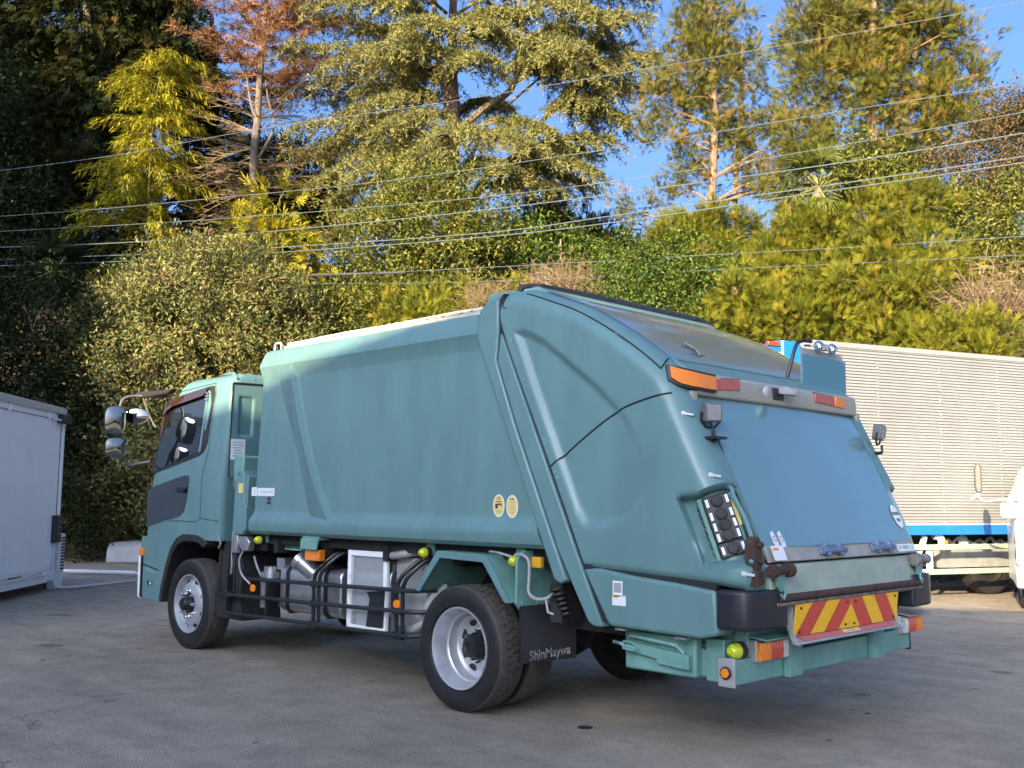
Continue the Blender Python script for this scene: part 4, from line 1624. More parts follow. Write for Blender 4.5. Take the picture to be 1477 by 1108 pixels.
marker((-2.10, 1.03, .612), (0, 1, 0), .046)
marker((2.60, 1.11, 1.055), (-.15, 1, 0), .037)
marker((.42, 1.10, 1.035), (-.1, 1, 0), .038)
marker((-.505, 1.12, 1.02), (-.1, 1, 0), .039)

# --- body stickers
o, f = decal('name_sticker', (2.515, 1.1115, 1.466), XM, (0, 0, 1), rect(.265, .068), M['sticker'], body)
text('lettering', 'TOWA LEASE', .036, M['greyink'], o, f @ Matrix.Translation((.01, 0, .0022)))
o, f = decal('logo_sticker', (2.71 - .01, 1.1115, 1.47), XM, (0, 0, 1), rect(.085, .076), M['sticker'], body)
decal('logo_mark', f @ Vector((.004, 0, .0016)), XM, (0, 0, 1), rect(.05, .05), mat('pale_blue_print', (.55, .66, .74), .5), o, .001)
for z in (1.408, 1.374):
    decal('black_label', (2.462, 1.1115, z), XM, (0, 0, 1), rect(.062, .024), M['ink'], body)
for i, x in enumerate((-.345, -.47)):
    o, f = decal('oval_sticker', (x, 1.1115, 1.375 - .004 * i), XM, (0, 0, 1), ell(.108, .150), M['sticker'], body)
    o2, f2 = decal('oval_print', f @ Vector((0, 0, .0016)), XM, (0, 0, 1), ell(.094, .134), M['cream'], o, .0008)
    f3 = f @ Matrix.Translation((0, 0, .003))
    text('lettering', '注意' if i == 0 else '▲▲!', .02, M['ink'], o, f3 @ Matrix.Translation((0, .048, 0)))
    if i == 0:
        decal('print_block', f @ Vector((-.018, -.002, .003)), XM, (0, 0, 1), rect(.024, .032), M['ink'], o, .0006)
        decal('print_arc', f @ Vector((.012, .004, .003)), XM, (0, 0, 1), [(-.022, .008), (.004, .014), (.018, .004), (.020, -.010), (.012, -.010), (.006, .0), (-.022, 0)], M['ink'], o, .0006)
        decal('print_line', f @ Vector((0, .027, .003)), XM, (0, 0, 1), rect(.058, .008), M['redink'], o, .0006)
        text('lettering', '可動部', .018, M['greyink'], o, f3 @ Matrix.Translation((0, -.04, 0)))
    else:
        for q, w in ((.024, .062), (.008, .055), (-.008, .06), (-.024, .05), (-.04, .036)):
            decal('print_line', f @ Vector((0, q, .003)), XM, (0, 0, 1), rect(w, .004), M['greyink'], o, .0006)

# --- chassis under the body
mb = MB()
for s_ in (1, -1):
    mb.box(-2.0, 4.4, s_ * .40, s_ * .48, .66, .90)
for x in (3.0, 2.1, 1.0, -.9):
    mb.box(x, x + .10, -.42, .42, .70, .86)
mb.box(-1.0, 2.7, .34, .50, .90, 1.10)
mb.box(-1.0, 2.7, -.50, -.34, .90, 1.10)
mb.box(2.85, 4.2, -.40, .40, .45, 1.0)
mb.tube([(2.9, 0, .60), (.2, 0, .50)], .05, 10)
chassis = mb.obj('chassis_frame', M['dark'], truck)
mb = MB()
mb.tube([(0, -1.0, .42), (0, 1.0, .42)], .085, 12)
mb.lathe([(0, -.17), (.10, -.15), (.18, 0), (.10, .15), (0, .17)], (0, 0, .42), (1, 0, 0), 16)
mb.obj('axle', M['dark'], chassis)
mb = MB()
mb.tube([(WB, -.85, .42), (WB, .85, .42)], .06, 10)
mb.obj('axle', M['dark'], chassis)
mb = MB()
mb.prism([(-.62, .56), (-.62, .60), (0, .53), (.62, .60), (.62, .56), (0, .48)], 'y', .46, .54)
pair(mb, 'leaf_spring', M['dark'], chassis)
mb = MB()
mb.box(-.75, 2.68, -1.02, 1.02, 1.02, 1.095)
for x in (.1, .9, 1.7, 2.4):
    mb.box(x, x + .06, -1.05, 1.05, .95, 1.06)
mb.obj('subframe', M['dark'], chassis)
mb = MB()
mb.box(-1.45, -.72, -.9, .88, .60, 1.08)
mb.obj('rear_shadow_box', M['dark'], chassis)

# --- wheels
TR, TW = .420, .240


def tyre_mesh(rib):
    prof = []   # (radius, y) from inner bead to outer bead
    h = TW / 2
    prof = [(.262, -.085), (.275, -.098), (.31, -.118), (.355, -.123), (.392, -.118), (.405, -.108)]
    tread = [(-.104, 0), (-.066, 0), (-.065, 1), (-.057, 1), (-.056, 0), (-.023, 0), (-.022, 1), (-.014, 1), (-.013, 0), (.013, 0), (.014, 1), (.022, 1), (.023, 0), (.056, 0), (.057, 1), (.065, 1), (.066, 0), (.104, 0)]
    for y, g in tread:
        r = TR - .010 * (abs(y) / .104) ** 2.2 - g * .012
        prof.append((r, y))
    prof += [(.405, .108), (.392, .118), (.355, .123), (.310, .119), (.300, .117), (.297, .121), (.290, .120), (.278, .100), (.272, .090), (.262, .085)]
    n = 208
    mb = MB()
    vs = []
    for (r, y) in prof:
        for j in range(n):
            a = 2 * math.pi * j / n
            rr = r
            if not rib and r > .395 and .013 <= abs(y) <= .058 and abs(y) not in (.014, .022, .057):
                ph = (j + (2 if y > 0 else 0)) % 4
                if ph == 0:
                    rr -= .010
            elif not rib and r > .395 and abs(y) > .06 and (j % 4 == 1) and abs(y) < .1:
                rr -= .003
            vs.append((rr * math.sin(a), y, rr * math.cos(a)))
    k = len(prof)
    for i in range(k - 1):
        ya, yb = prof[i][1], prof[i + 1][1]
        mb.cur = 1 if (i >= 5 and i <= 23) else 0
        mb.add([], [])
        for j in range(n):
            mb.f.append([i * n + j, i * n + (j + 1) % n, (i + 1) * n + (j + 1) % n, (i + 1) * n + j])
            mb.mi.append(mb.cur)
    mb.v = vs
    return mb.mesh('tyre', [M['sidewall'], M['tread']], smooth=40)


def rim_mesh(dish):
    """dish=True: rear outer wheel, deep bowl; False: front wheel, disc standing out. y is outward."""
    mb = MB()
    if dish:
        prof = [(.268, .098), (.276, .106), (.272, .114), (.262, .112), (.256, .100), (.252, .085), (.240, .055), (.236, .02), (.232, .005), (.222, -.002), (.220, -.03), (.212, -.06), (.200, -.075), (.165, -.085), (.125, -.088), (.10, -.088)]
    else:
        prof = [(.268, .098), (.276, .106), (.272, .114), (.262, .112), (.256, .100), (.250, .080), (.243, .060), (.236, .052), (.228, .058), (.20, .083), (.165, .098), (.125, .100), (.10, .100)]
    mb.lathe(prof, (0, 0, 0), (0, 1, 0), 64)
    me_r = mb.mesh('rim', M['wheel'], smooth=50)
    mb = MB()
    # hand holes
    n = 8
    nh = n
    for i in range(1):
        a = 0.0
        if dish:
            c, nn, rr = Vector((.168 * math.sin(a), -.0835, .168 * math.cos(a))), Vector((0, 1, 0)), .027
        else:
            c, nn, rr = Vector((.214 * math.sin(a), .0735, .214 * math.cos(a))), Vector((.63 * math.sin(a), .78, .63 * math.cos(a))), .020
        t = Vector((math.cos(a), 0, -math.sin(a)))
        b = nn.cross(t)
        vs = [c + nn * .003 + t * (rr * 1.35 * math.cos(u)) + b * (rr * math.sin(u)) for u in [2 * math.pi * q / 14 for q in range(14)]]
        vs2 = [v - nn * .02 for v in vs]
        mb.add(vs + vs2, [tuple(range(14))] + [(q, 14 + q, 14 + (q + 1) % 14, (q + 1) % 14) for q in range(14)])
    me_h = mb.mesh('hand_hole', M['gap'], smooth=None)
    mb = MB()
    y0 = -.088 if dish else .10
    n = 6 if dish else 8
    rn = .112 if dish else .118
    for i in range(1):
        a = 0.0
        c = Vector((rn * math.sin(a), y0, rn * math.cos(a)))
        mb.lathe([(.020, 0), (.020, .008), (.0145, .010), (.0145, .034), (.009, .036), (.009, .048), (0, .050)], c, (0, 1, 0), 6)
    me_n = mb.mesh('wheel_nut', M['chrome'], smooth=30)
    mb = MB()
    if dish:
        mb.lathe([(.098, -.09), (.094, -.05), (.085, -.03), (.075, .0), (.070, .012), (.04, .018), (.035, .012), (0, .012)], (0, 0, 0), (0, 1, 0), 24)
        for i in range(10):
            a = 2 * math.pi * i / 10
            mb.cyl((.082 * math.sin(a), -.028, .082 * math.cos(a)), (0, 1, 0), .012, .03, 6)
    else:
        mb.lathe([(.082, .095), (.078, .118), (.064, .135), (.060, .165), (.052, .175), (.02, .178), (0, .178)], (0, 0, 0), (0, 1, 0), 24)
    me_b = mb.mesh('hub', M['black'], smooth=40)
    return me_r, me_h, me_n, me_b, nh, n


ty_r, ty_f = tyre_mesh(False), tyre_mesh(True)
rear_set, front_set = rim_mesh(True), rim_mesh(False)


def wheel(x, y, tyre, rs, rot, with_rim=True):
    w = empty('wheel', (x, y, TR - .003), truck, (0, 0, rot))
    link(tyre, 'tyre', w)
    if with_rim:
        link(rs[0], 'rim', w)
        link(rs[3], 'hub', w)
        for i in range(rs[4]):
            link(rs[1], 'hand_hole', w, rot=(0, 2 * math.pi * (i + .5) / rs[4], 0))
        for i in range(rs[5]):
            link(rs[2], 'wheel_nut', w, rot=(0, 2 * math.pi * i / rs[5], 0))
    return w


for s_ in (1, -1):
    rot = 0 if s_ > 0 else math.pi
    wheel(WB, s_ * .955, ty_f, front_set, rot)
    wheel(0, s_ * 1.030, ty_r, rear_set, rot)
    wheel(0, s_ * .745, ty_r, rear_set, rot, False)
mb = MB()
mb.cyl((0, .745, .417), (0, 1, 0), .262, .16, 32)
pair(mb, 'inner_rim', M['dark'], chassis)

# --- rear mudguard and flap
mg_o = [(.435, .775), (.205, 1.062), (-.285, 1.052), (-.515, .755)]
mg_i = [(.385, .770), (.175, 1.012), (-.255, 1.002), (-.462, .755)]
mb = MB()
mb.prism(mg_o + mg_i[::-1], 'y', 1.155, 1.172)
guard = mb.obj('mudguard', P, truck, smooth=None, bevel=.004)
mb = MB()
th = .012
ins = [(x * .985, z - .012) for x, z in mg_o]
out_ = mg_o
mb.prism([(.43, .78), (.203, 1.06), (-.283, 1.05), (-.51, .757), (-.495, .757), (-.275, 1.035), (.195, 1.045), (.415, .78)], 'y', .55, 1.16)
mb.obj('mudguard_top', M['paint_flat'], guard, smooth=None)
mb = MB()
mb.prism([(1.10, 1.09), (1.165, 1.04), (1.172, .755), (1.135, .715), (.60, .705), (.60, 1.09)], 'x', -.575, -.555)
for yy, zz in ((1.12, .76), (.98, .755), (.80, .75), (1.05, .92)):
    mb.cyl((-.578, yy, zz), (1, 0, 0), .008, .01, 8)
mb.obj('mudguard_back', M['paint_flat'], guard, bevel=.006)
mb = MB()
nx = 8
rws = []
for i in range(9):
    z = .74 - i * .045
    rws.append([(-.585 - .012 * math.sin(i / 8 * 2.4) - .01 * math.sin(yy * 5), yy, z - (0 if i < 8 else .02 * (1.14 - yy))) for yy in np.linspace(1.15, .62, 9)])
mb.grid(rws)
mb.grid([[(x + .008, y, z) for x, y, z in r] for r in rws], flip=True)
flap = mb.obj('mud_flap', M['flap'], guard, smooth=60)
text('lettering', 'ShinMaywa', .088, mat('faded_white_print', (.50, .51, .53), .7, col2=(.10, .10, .11), vscale=9), flap, frame((-.606, .885, .428), (0, -1, .03), (0, 0, 1)), bold=.0009)
mb = MB()
pts = resample([(-.52, 1.13, 1.06), (-.60, 1.15, 1.065), (-.66, 1.15, 1.03), (-.665, 1.15, .93), (-.66, 1.15, .84), (-.70, 1.14, .80), (-.78, 1.12, .80), (-.83, 1.10, .84)], 24)
mb.tube(pts, .011, 8)
mb.tube(resample([(-.30, 1.15, 1.075), (-.40, 1.16, 1.07), (-.50, 1.15, 1.05)], 8), .008, 6)
mb.tube([(-.78, 1.12, .81), (-.80, 1.12, .72), (-.84, 1.08, .70)], .009, 6)
mb.obj('air_hose', M['greymetal'], truck)
mb = MB()
mb.box(-.74, -.66, 1.09, 1.13, .985, 1.055)
mb.obj('orange_connector', mat('orange_yellow_plastic', (.62, .33, .02), .5), truck, bevel=.008)
mb = MB()
for i in range(6):
    mb.cyl((-.86 - .015 * i, 1.10, .86 - .028 * i), (.3, 0, 1), .05 - .004 * i, .014, 12)
mb.box(-.90, -.80, .9, 1.1, .66, .90)
mb.obj('hinge_boot', M['rubber'], truck)

# --- left side: guard rails, tank, grille, boxes
rails = empty('side_guard', (1.7, 1.09, .55), truck)
RO = Vector((1.7, 1.09, .55))


def rel(pts):
    return [Vector(p) - RO for p in pts]


for pts in ([(2.80, 1.00, .72), (2.78, 1.07, .718), (2.70, 1.10, .718), (1.74, 1.105, .735), (.60, 1.105, .757), (.53, 1.08, .76), (.42, .97, .765)],
            [(3.40, .90, .555), (3.32, 1.05, .555), (3.2, 1.10, .558), (1.78, 1.105, .582), (.58, 1.105, .608), (.50, 1.07, .61), (.40, .97, .612)],
            [(3.24, .95, .405), (3.16, 1.08, .405), (3.05, 1.10, .402), (1.76, 1.105, .42), (.64, 1.105, .435), (.54, 1.06, .44), (.42, .95, .445)]):
    mb = MB()
    mb.tube(resample(rel(pts), 26), .0165, 8)
    mb.obj('rail', M['black'], rails)
for x in (1.79, 1.72, .735, .665):
    mb = MB()
    mb.tube(resample(rel([(x, 1.085, .40), (x, 1.088, .60), (x, 1.085, .78), (x - .045, 1.06, .87), (x - .11, .98, .96), (x - .15, .90, 1.0)]), 16), .016, 8)
    mb.obj('upright', M['black'], rails)
mb = MB()
for x, z in ((1.75, .735), (1.75, .58), (1.75, .42), (.70, .756), (.70, .606), (.70, .435), (3.1, .56)):
    mb = MB()
    mb.box(x - .055 - RO.x, x + .055 - RO.x, .0, .03, z - .025 - RO.z, z + .025 - RO.z)
    mb.obj('rail_clamp', M['black'], rails, bevel=.004)
for x in (3.16, 2.5):
    mb = MB()
    mb.box(x - .015 - RO.x, x + .015 - RO.x, -.12, .0, -.16, .18)
    mb.obj('rail_stay', M['black'], rails, bevel=.004)
mb = MB()
mb.lathe([(.032, 0), (.032, .008), (0, .012)], (.705 - RO.x, .018, .655 - RO.z), (-.2, 1, 0), 16)
mb.lathe([(.032, 0), (.032, .008), (0, .012)], (2.70 - RO.x, .0, .64 - RO.z), (-.2, 1, 0), 16)
mb.obj('amber_reflector', M['orange'], rails)


def rbox_tank(x0, x1, y0, y1, z0, z1, r, name, mm, parent):
    """box with rounded long edges along x"""
    mb = MB()
    pts = []
    for cy, cz, a0 in ((y1 - r, z1 - r, 0), (y0 + r, z1 - r, 90), (y0 + r, z0 + r, 180), (y1 - r, z0 + r, 270)):
        for k in range(6):
            a = R(a0 + 18 * k)
            pts.append((cy + r * math.cos(a), cz + r * math.sin(a)))
    mb.prism(pts, 'x', x0, x1)
    return mb.obj(name, mm, parent, smooth=40, bevel=.012)


tank = rbox_tank(1.55, 2.42, .55, 1.0, .46, .845, .07, 'fuel_tank', M['tank'], truck)
mb = MB()
for x in (2.30, 1.75):
    mb = MB()
    mb.prism([(1.008, .50), (1.008, .80), (.96, .853), (.55, .853), (.55, .45), (.97, .45)], 'x', x - .022, x + .022)
    mb.obj('tank_strap', M['black'], tank)
mb = MB()
mb.tube([(1.98, .93, .78), (2.10, 1.01, .89)], .072, 18)
mb.tube([(2.10, 1.01, .89), (2.13, 1.03, .917)], [.082, .080], 18)
mb.obj('filler_cap', M['tank'], tank)
mb = MB()
mb.cyl((1.98, .92, .80), (.5, .5, .5), .09, .05, 16)
mb.obj('filler_neck', M['steel'], tank)
rbox_tank(.95, 1.50, .60, .985, .50, .90, .10, 'muffler_box', M['steel'], truck)
mb = MB()
mb.cyl((2.62, .97, .63), (0, 0, 1), .085, .30, 18)
mb.cyl((2.62, .97, .80), (0, 0, 1), .06, .05, 14)
mb.cyl((2.50, .86, .70), (0, 0, 1), .075, .28, 18)
mb.box(2.44, 2.56, .80, .95, .80, .90)
mb.obj('filter_canister', M['tank'], truck)
# mesh grille in a bright frame
gr = empty('radiator_guard', (1.18, 1.0, .71), truck)
gx0, gx1, gz0, gz1 = -.245, .245, -.305, .305
mb = MB()
fwid = .042
mb.box(gx0, gx0 + fwid, 0, .03, gz0, gz1)
mb.box(gx1 - fwid, gx1, 0, .03, gz0, gz1)
mb.box(gx0 + fwid, gx1 - fwid, .001, .029, gz0, gz0 + fwid)
mb.box(gx0 + fwid, gx1 - fwid, .001, .029, gz1 - fwid, gz1)
for cx in (gx0 + .02, gx1 - .02):
    for cz in (gz0 + .02, gz1 - .02):
        mb.cyl((cx, .032, cz), (0, 1, 0), .010, .008, 8)
fo = mb.obj('guard_frame', M['white'], gr, bevel=.003)
fo.data.materials.clear()
fo.data.materials.append(mat('bright_galvanised', (.82, .86, .88), .4))
mb = MB()
st_ = .0165
n = int(.62 / st_)
for sgn in (1, -1):
    for i in range(-40, 60):
        # diagonal wires clipped to the opening
        c0 = i * st_
        pts = []
        for t in np.linspace(gz0 + .03, gz1 - .03, 40):
            x = c0 + sgn * (t * .62)
            if gx0 + .03 < x < gx1 - .03:
                pts.append((x, t))
        if len(pts) > 1:
            (xa, za), (xb, zb) = pts[0], pts[-1]
            d = Vector((xb - xa, 0, zb - za)).normalized()
            nn = Vector((d.z, 0, -d.x)) * .0022
            y = .014 + (.001 if sgn > 0 else 0)
            mb.add([(xa - nn.x, y, za - nn.z), (xb - nn.x, y, zb - nn.z), (xb + nn.x, y, zb + nn.z), (xa + nn.x, y, za + nn.z)], [(0, 1, 2, 3)])
tag(mb.obj('wire_mesh', M['mesh'], gr, smooth=None), kind='stuff')
mb = MB()
mb.box(gx0 + .03, gx1 - .05, -.05, -.03, .06, gz1 - .03)
mb.obj('radiator_core', M['foam'], gr)
mb = MB()
mb.box(gx0 + .02, gx1 - .02, -.10, -.05, gz0 + .02, gz1 - .02)
mb.obj('guard_back', M['greymetal'], gr)
mb = MB()
mb.prism([(gx0 + .02, -.25), (-.02, -.26), (-.06, -.05), (-.02, .0), (gx0 + .01, .02)], 'y', .035, .042)
mb.obj('rubber_flap', M['plastic'], gr)
mb = MB()
mb.box(.55, .90, .55, .96, .48, .98)
mb.box(.60, .86, .96, .965, .90, .93)
mb.obj('battery_box', M['greymetal'], truck, bevel=.01)
mb = MB()
mb.tube(resample([(.92, 1.0, .99), (.80, 1.02, 1.0), (.70, .98, 1.02), (.60, .85, 1.03)], 12), .030, 10)
mb.tube(resample([(.50, .95, .58), (.58, 1.0, .50), (.66, 1.0, .47), (.75, .95, .46)], 10), .03, 10)
mb.tube(resample([(.40, .90, .80), (.48, .98, .68), (.52, 1.0, .56)], 10), .036, 10)
mb.obj('hose', M['greymetal'], truck)
mb = MB()
for i in range(5):
    mb.prism([(2.55, .98 + .022 * i), (2.15, .975 + .022 * i), (2.15, .99 + .022 * i), (2.55, .995 + .022 * i)], 'y', .82, .98)
mb.obj('stacked_plates', M['paint_flat'], truck)
# orange side lamp under a hood
hd = empty('side_lamp', (1.80, 1.07, 1.0), truck)
mb = MB()
mb.prism([(-.10, .12), (.05, .12), (.075, .10), (.085, .015), (.07, .015), (.05, .09), (-.10, .09)], 'x', -.115, .115)
mb.v = [(x, y, z - .01) for x, y, z in mb.v]
mb.obj('lamp_hood', M['paint_flat'], hd, bevel=.006)
mb = MB()
mb.box(-.10, .10, -.02, .045, -.085, .005)
mb.obj('lens', M['orange'], hd, bevel=.008)

# column between cab and body, with its bracket
mb = MB()
mb.prism([(3.005, 1.615), (2.985, 1.65), (2.885, 1.655), (2.86, 1.625), (2.845, 1.35), (2.815, 1.34), (2.815, 1.13), (2.86, 1.09), (3.00, 1.09), (3.035, 1.13)], 'y', .98, 1.125)
colo = mb.obj('side_column', P, truck, bevel=.014, seg=3)
mb = MB()
mb.prism([(2.86, 1.345), (2.815, 1.335), (2.815, 1.60), (2.855, 1.62)], 'y', 1.0, 1.108)
mb.obj('column_edge', M['paint'], colo, bevel=.006)
decal('yellow_sticker', (2.905, 1.1265, 1.50), XM, (0, 0, 1), rect(.075, .085), M['cream'], colo)
mb = MB()
mb.cyl((2.93, 1.127, 1.625), (0, 1, 0), .014, .01, 12)
mb.obj('rivet', M['chrome'], colo)
mb = MB()
mb.box(2.98, 3.08, 1.06, 1.10, .93, 1.12)
mb.prism([(3.04, 1.075), (2.86, 1.08), (2.80, 1.03), (2.82, .95), (2.93, .95)], 'y', 1.02, 1.085)
mb.obj('column_bracket', M['steel'], colo, bevel=.008)
mb = MB()
for pts in ([(2.95, 1.05, .95), (3.0, 1.06, .86), (2.98, 1.04, .74), (2.9, 1.0, .66)], [(3.35, 1.07, 1.06), (3.30, 1.08, 1.0), (3.36, 1.06, .96), (3.46, 1.0, .97)], [(2.85, 1.0, .90), (2.75, 1.02, .80), (2.70, 1.0, .72)], [(3.2, 1.02, .95), (3.17, 1.03, .80), (3.22, 1.02, .62)], [(3.05, 1.0, .92), (3.0, 1.02, .75), (3.05, 1.0, .6)]):
    mb.tube(resample(pts, 12), .010, 6)
mb.obj('brake_hose', M['greymetal'], truck)
mb = MB()
mb.prism([(3.30, 1.02), (3.42, .80), (3.45, .55), (3.43, .33), (2.98, .33), (3.02, .60), (2.98, .80), (3.05, 1.0)], 'y', .62, 1.03)
for x in (3.36, 3.22, 3.1):
    mb.tube([(x, 1.035, .95), (x + .02, 1.037, .75), (x, 1.037, .55)], .012, 6)
mb.obj('front_wheel_guard', M['rubber'], truck, bevel=.02)
mb = MB()
mb.box(2.72, 3.22, .5, .95, .95, 1.60)
mb.box(2.72, 2.82, -.9, .9, 1.0, 2.2)
mb.box(2.75, 3.1, .1, .9, 1.25, 1.55)
mb.obj('engine_bay', M['dark'], chassis)
mb = MB()
mb.tube(resample([(3.08, 1.03, 1.58), (2.98, 1.02, 1.555), (2.88, 1.0, 1.56)], 8), .014, 6)
mb.tube(resample([(3.12, 1.06, 1.50), (3.12, 1.06, 1.57), (3.06, 1.05, 1.585), (2.95, 1.0, 1.58)], 8), .012, 6)
mb.obj('grab_rod', M['paint'], truck)

# --- cab
zl = [(1.02, 4.835, 3.33, 1.098), (1.30, 4.815, 3.325, 1.10), (1.58, 4.765, 3.31, 1.10), (1.66, 4.735, 3.305, 1.095), (2.00, 4.615, 3.295, 1.070), (2.30, 4.505, 3.285, 1.045), (2.42, 4.445, 3.28, 1.032), (2.49, 4.395, 3.285, 1.018), (2.535, 4.34, 3.295, .995), (2.567, 4.26, 3.32, .955), (2.585, 4.15, 3.37, .89), (2.60, 3.9, 3.6, .60)]


def cab_y(z):
    return interp([(a[0], a[3]) for a in zl], z)[0]


def cab_xf(z):
    return interp([(a[0], a[1]) for a in zl], z)[0]


mb = MB()
rws = []
for z, a, b, y in zl:
    rf, rr = min(.16, y * .3), .07
    ring = []
    for sx, sy, r, a0 in ((b + rr, y - rr, rr, 180), (a - rf, y - rf, rf, 90)):
        for k2 in range(7):
            an = R(a0 - 15 * k2)
            ring.append((sx + r * math.cos(an), sy + r * math.sin(an), z))
    ring2 = [(x, -yy, zz) for x, yy, zz in ring[::-1]]
    full_ = ring + ring2
    rws.append(full_ + [full_[0]])
mb.grid(rws, flip=False)
mb.add(rws[-1][:-1], [tuple(range(len(rws[-1]) - 1))])
mb.add(rws[0][:-1], [tuple(range(len(rws[0]) - 1))[::-1]])
cab = mb.obj('cab', P, truck, smooth=45)
# lower nose in front of the wheel arch, sill behind it
nose = [(4.405, .40), (4.385, .52), (4.30, .76), (4.22, .92), (4.12, 1.01), (4.02, 1.022), (4.835, 1.022), (4.845, .90), (4.84, .60), (4.80, .46), (4.74, .405)]
mb = MB()
mb.prism(nose, 'y', .60, 1.098)
ns = pair(mb, 'lower_nose', P, cab, smooth=30, bevel=.025, seg=3)
mb = MB()
mb.box(4.55, 4.82, -.6, .6, .44, 1.02)
mb.obj('nose_panel', P, cab, bevel=.02)
mb = MB()
mb.prism([(4.79, .40), (4.862, .42), (4.872, .62), (4.868, .86), (4.79, .86)], 'y', -1.11, 1.112)
mb.obj('front_bumper', M['white'], cab, bevel=.015)
mb = MB()
mb.prism([(4.775, .42), (4.793, .42), (4.80, .86), (4.782, .86)], 'y', 1.0, 1.116)
mb.obj('bumper_edge', M['gap'], cab)
strip_on([(4.775, .745), (4.44, .70)], .012, 1.101, 'nose_seam', ns)
strip_on([(4.775, .71), (4.42, .66)], .03, 1.100, 'nose_step', ns, M['paint_flat'])
arch_o = [(4.41, .40), (4.39, .53), (4.30, .77), (4.215, .93), (4.10, 1.03), (3.98, 1.068), (3.72, 1.068), (3.60, 1.04), (3.50, .99)]
arch_i = [(4.345, .40), (4.325, .53), (4.245, .74), (4.165, .88), (4.07, .965), (3.96, 1.0), (3.74, 1.0), (3.66, .985), (3.58, .95)]
mb = MB()
mb.prism(arch_o + arch_i[::-1], 'y', .62, 1.104)
mb.obj('arch_trim', M['rubber'], cab, smooth=30, bevel=.008)
mb = MB()
mb.prism([(4.38, .42), (4.28, .75), (4.10, 1.0), (3.6, 1.015), (3.45, 1.0), (3.45, 1.05), (4.3, 1.05), (4.5, .5)], 'y', .50, 1.05)
mb.obj('arch_liner', M['dark'], cab)
# door seams
strip_on([(4.775, 1.28), (4.80, 1.28)], .01, 1.10, 'cab_seam', cab)


def cab_plate(pts, name, mm, off, parent=cab, th=.012, bevel=0.0):
    """outline (x, z) laid on the sloping cab side"""
    mb = MB()
    n = len(pts)
    vs = [(x, cab_y(z) + off, z) for x, z in pts] + [(x, cab_y(z) + off - th, z) for x, z in pts]
    ar = sum(pts[i][0] * pts[(i + 1) % n][1] - pts[(i + 1) % n][0] * pts[i][1] for i in range(n))
    fs = [tuple(range(n)), tuple(range(2 * n - 1, n - 1, -1))] + [(i, n + i, n + (i + 1) % n, (i + 1) % n) for i in range(n)]
    if ar > 0:
        fs = [f[::-1] for f in fs]
    mb.add(vs, fs)
    return mb.obj(name, mm, parent, smooth=None, bevel=bevel)


def seam_cab(pts, w=.011, nm='door_seam'):
    ps = []
    for (x0, z0), (x1, z1) in zip(pts, pts[1:]):
        for k2 in range(6):
            ps.append((lerp(x0, x1, k2 / 6), lerp(z0, z1, k2 / 6)))
    ps.append(pts[-1])
    mb = MB()
    mb.tube([(x, cab_y(z) - .002, z) for x, z in ps], w / 2, 6)
    mb.obj(nm, M['gap'], cab, smooth=None)


seam_cab([(3.62, 2.50), (3.57, 2.40), (3.585, 1.85), (3.66, 1.60), (3.66, 1.22), (3.74, 1.185), (4.05, 1.19), (4.30, 1.185)], .009)
seam_cab([(4.40, 2.455), (3.62, 2.50)], .009)
seam_cab([(3.66, 1.22), (3.34, 1.20)], .008, 'cab_seam')
win = cab_plate([(4.505, 2.375), (4.44, 2.405), (3.72, 2.475), (3.625, 2.475), (3.585, 2.40), (3.615, 1.93), (3.665, 1.845), (3.75, 1.805), (4.66, 1.645), (4.69, 1.665)], 'side_window', M['rubber'], .004)
cab_plate([(4.46, 2.335), (3.745, 2.435), (3.775, 1.85), (4.65, 1.672)], 'pane', M['glass'], .0065, win)
cab_plate([(3.735, 2.36), (3.705, 2.36), (3.73, 1.845), (3.765, 1.84)], 'window_post', M['paint'], .009, win)
mb = MB()
vz = [(4.52, 2.33), (4.47, 2.375), (4.35, 2.40), (3.72, 2.465)]
vz2 = [(4.52, 2.22), (4.44, 2.285), (4.33, 2.315), (3.74, 2.385)]
mb.grid([[(x, cab_y(z) + .012, z), (x2, cab_y(z2) + .045, z2), (x2, cab_y(z2) + .035, z2 - .004)] for (x, z), (x2, z2) in zip(vz, vz2)])
mb.prism([(4.55, 2.25), (4.50, 2.36), (4.46, 2.37), (4.49, 2.24), (4.60, 1.85), (4.62, 1.86)], 'y', cab_y(2.25) - .03, cab_y(2.25) + .028)
mb.obj('window_visor', M['visor'], win, smooth=50)
mb = MB()
for z in (2.41, 2.38, 2.35):
    mb.box(3.70, 3.725, cab_y(z) + .01, cab_y(z) + .03, z - .008, z + .008)
mb.obj('visor_clip', M['steel'], win)
low = cab_plate([(4.745, 1.47), (4.70, 1.50), (4.60, 1.525), (3.98, 1.628), (3.91, 1.62), (3.895, 1.58), (3.925, 1.40), (3.98, 1.27), (4.06, 1.235), (4.70, 1.125), (4.735, 1.15)], 'lower_window', M['glass'], .005)
mb = MB()
mb.prism([(3.92, 1.50), (3.94, 1.515), (4.07, 1.515), (4.10, 1.49), (4.08, 1.46), (3.95, 1.455)], 'y', 1.09, 1.135)
mb.obj('door_handle', M['plastic'], cab, bevel=.012, seg=3)
mb = MB()
mb.box(4.76, 4.842, 1.08, 1.122, .825, .905)
mk = mb.obj('front_indicator', M['orange'], ns, bevel=.014, seg=3)
mb = MB()
mb.box(4.56, 4.66, 1.095, 1.106, .545, .585)
cl = mb.obj('corner_lamp', M['plastic'], ns, bevel=.004)
mb = MB()
mb.box(4.565, 4.61, 1.10, 1.110, .55, .58)
mb.obj('lens', M['clear'], cl, bevel=.004)
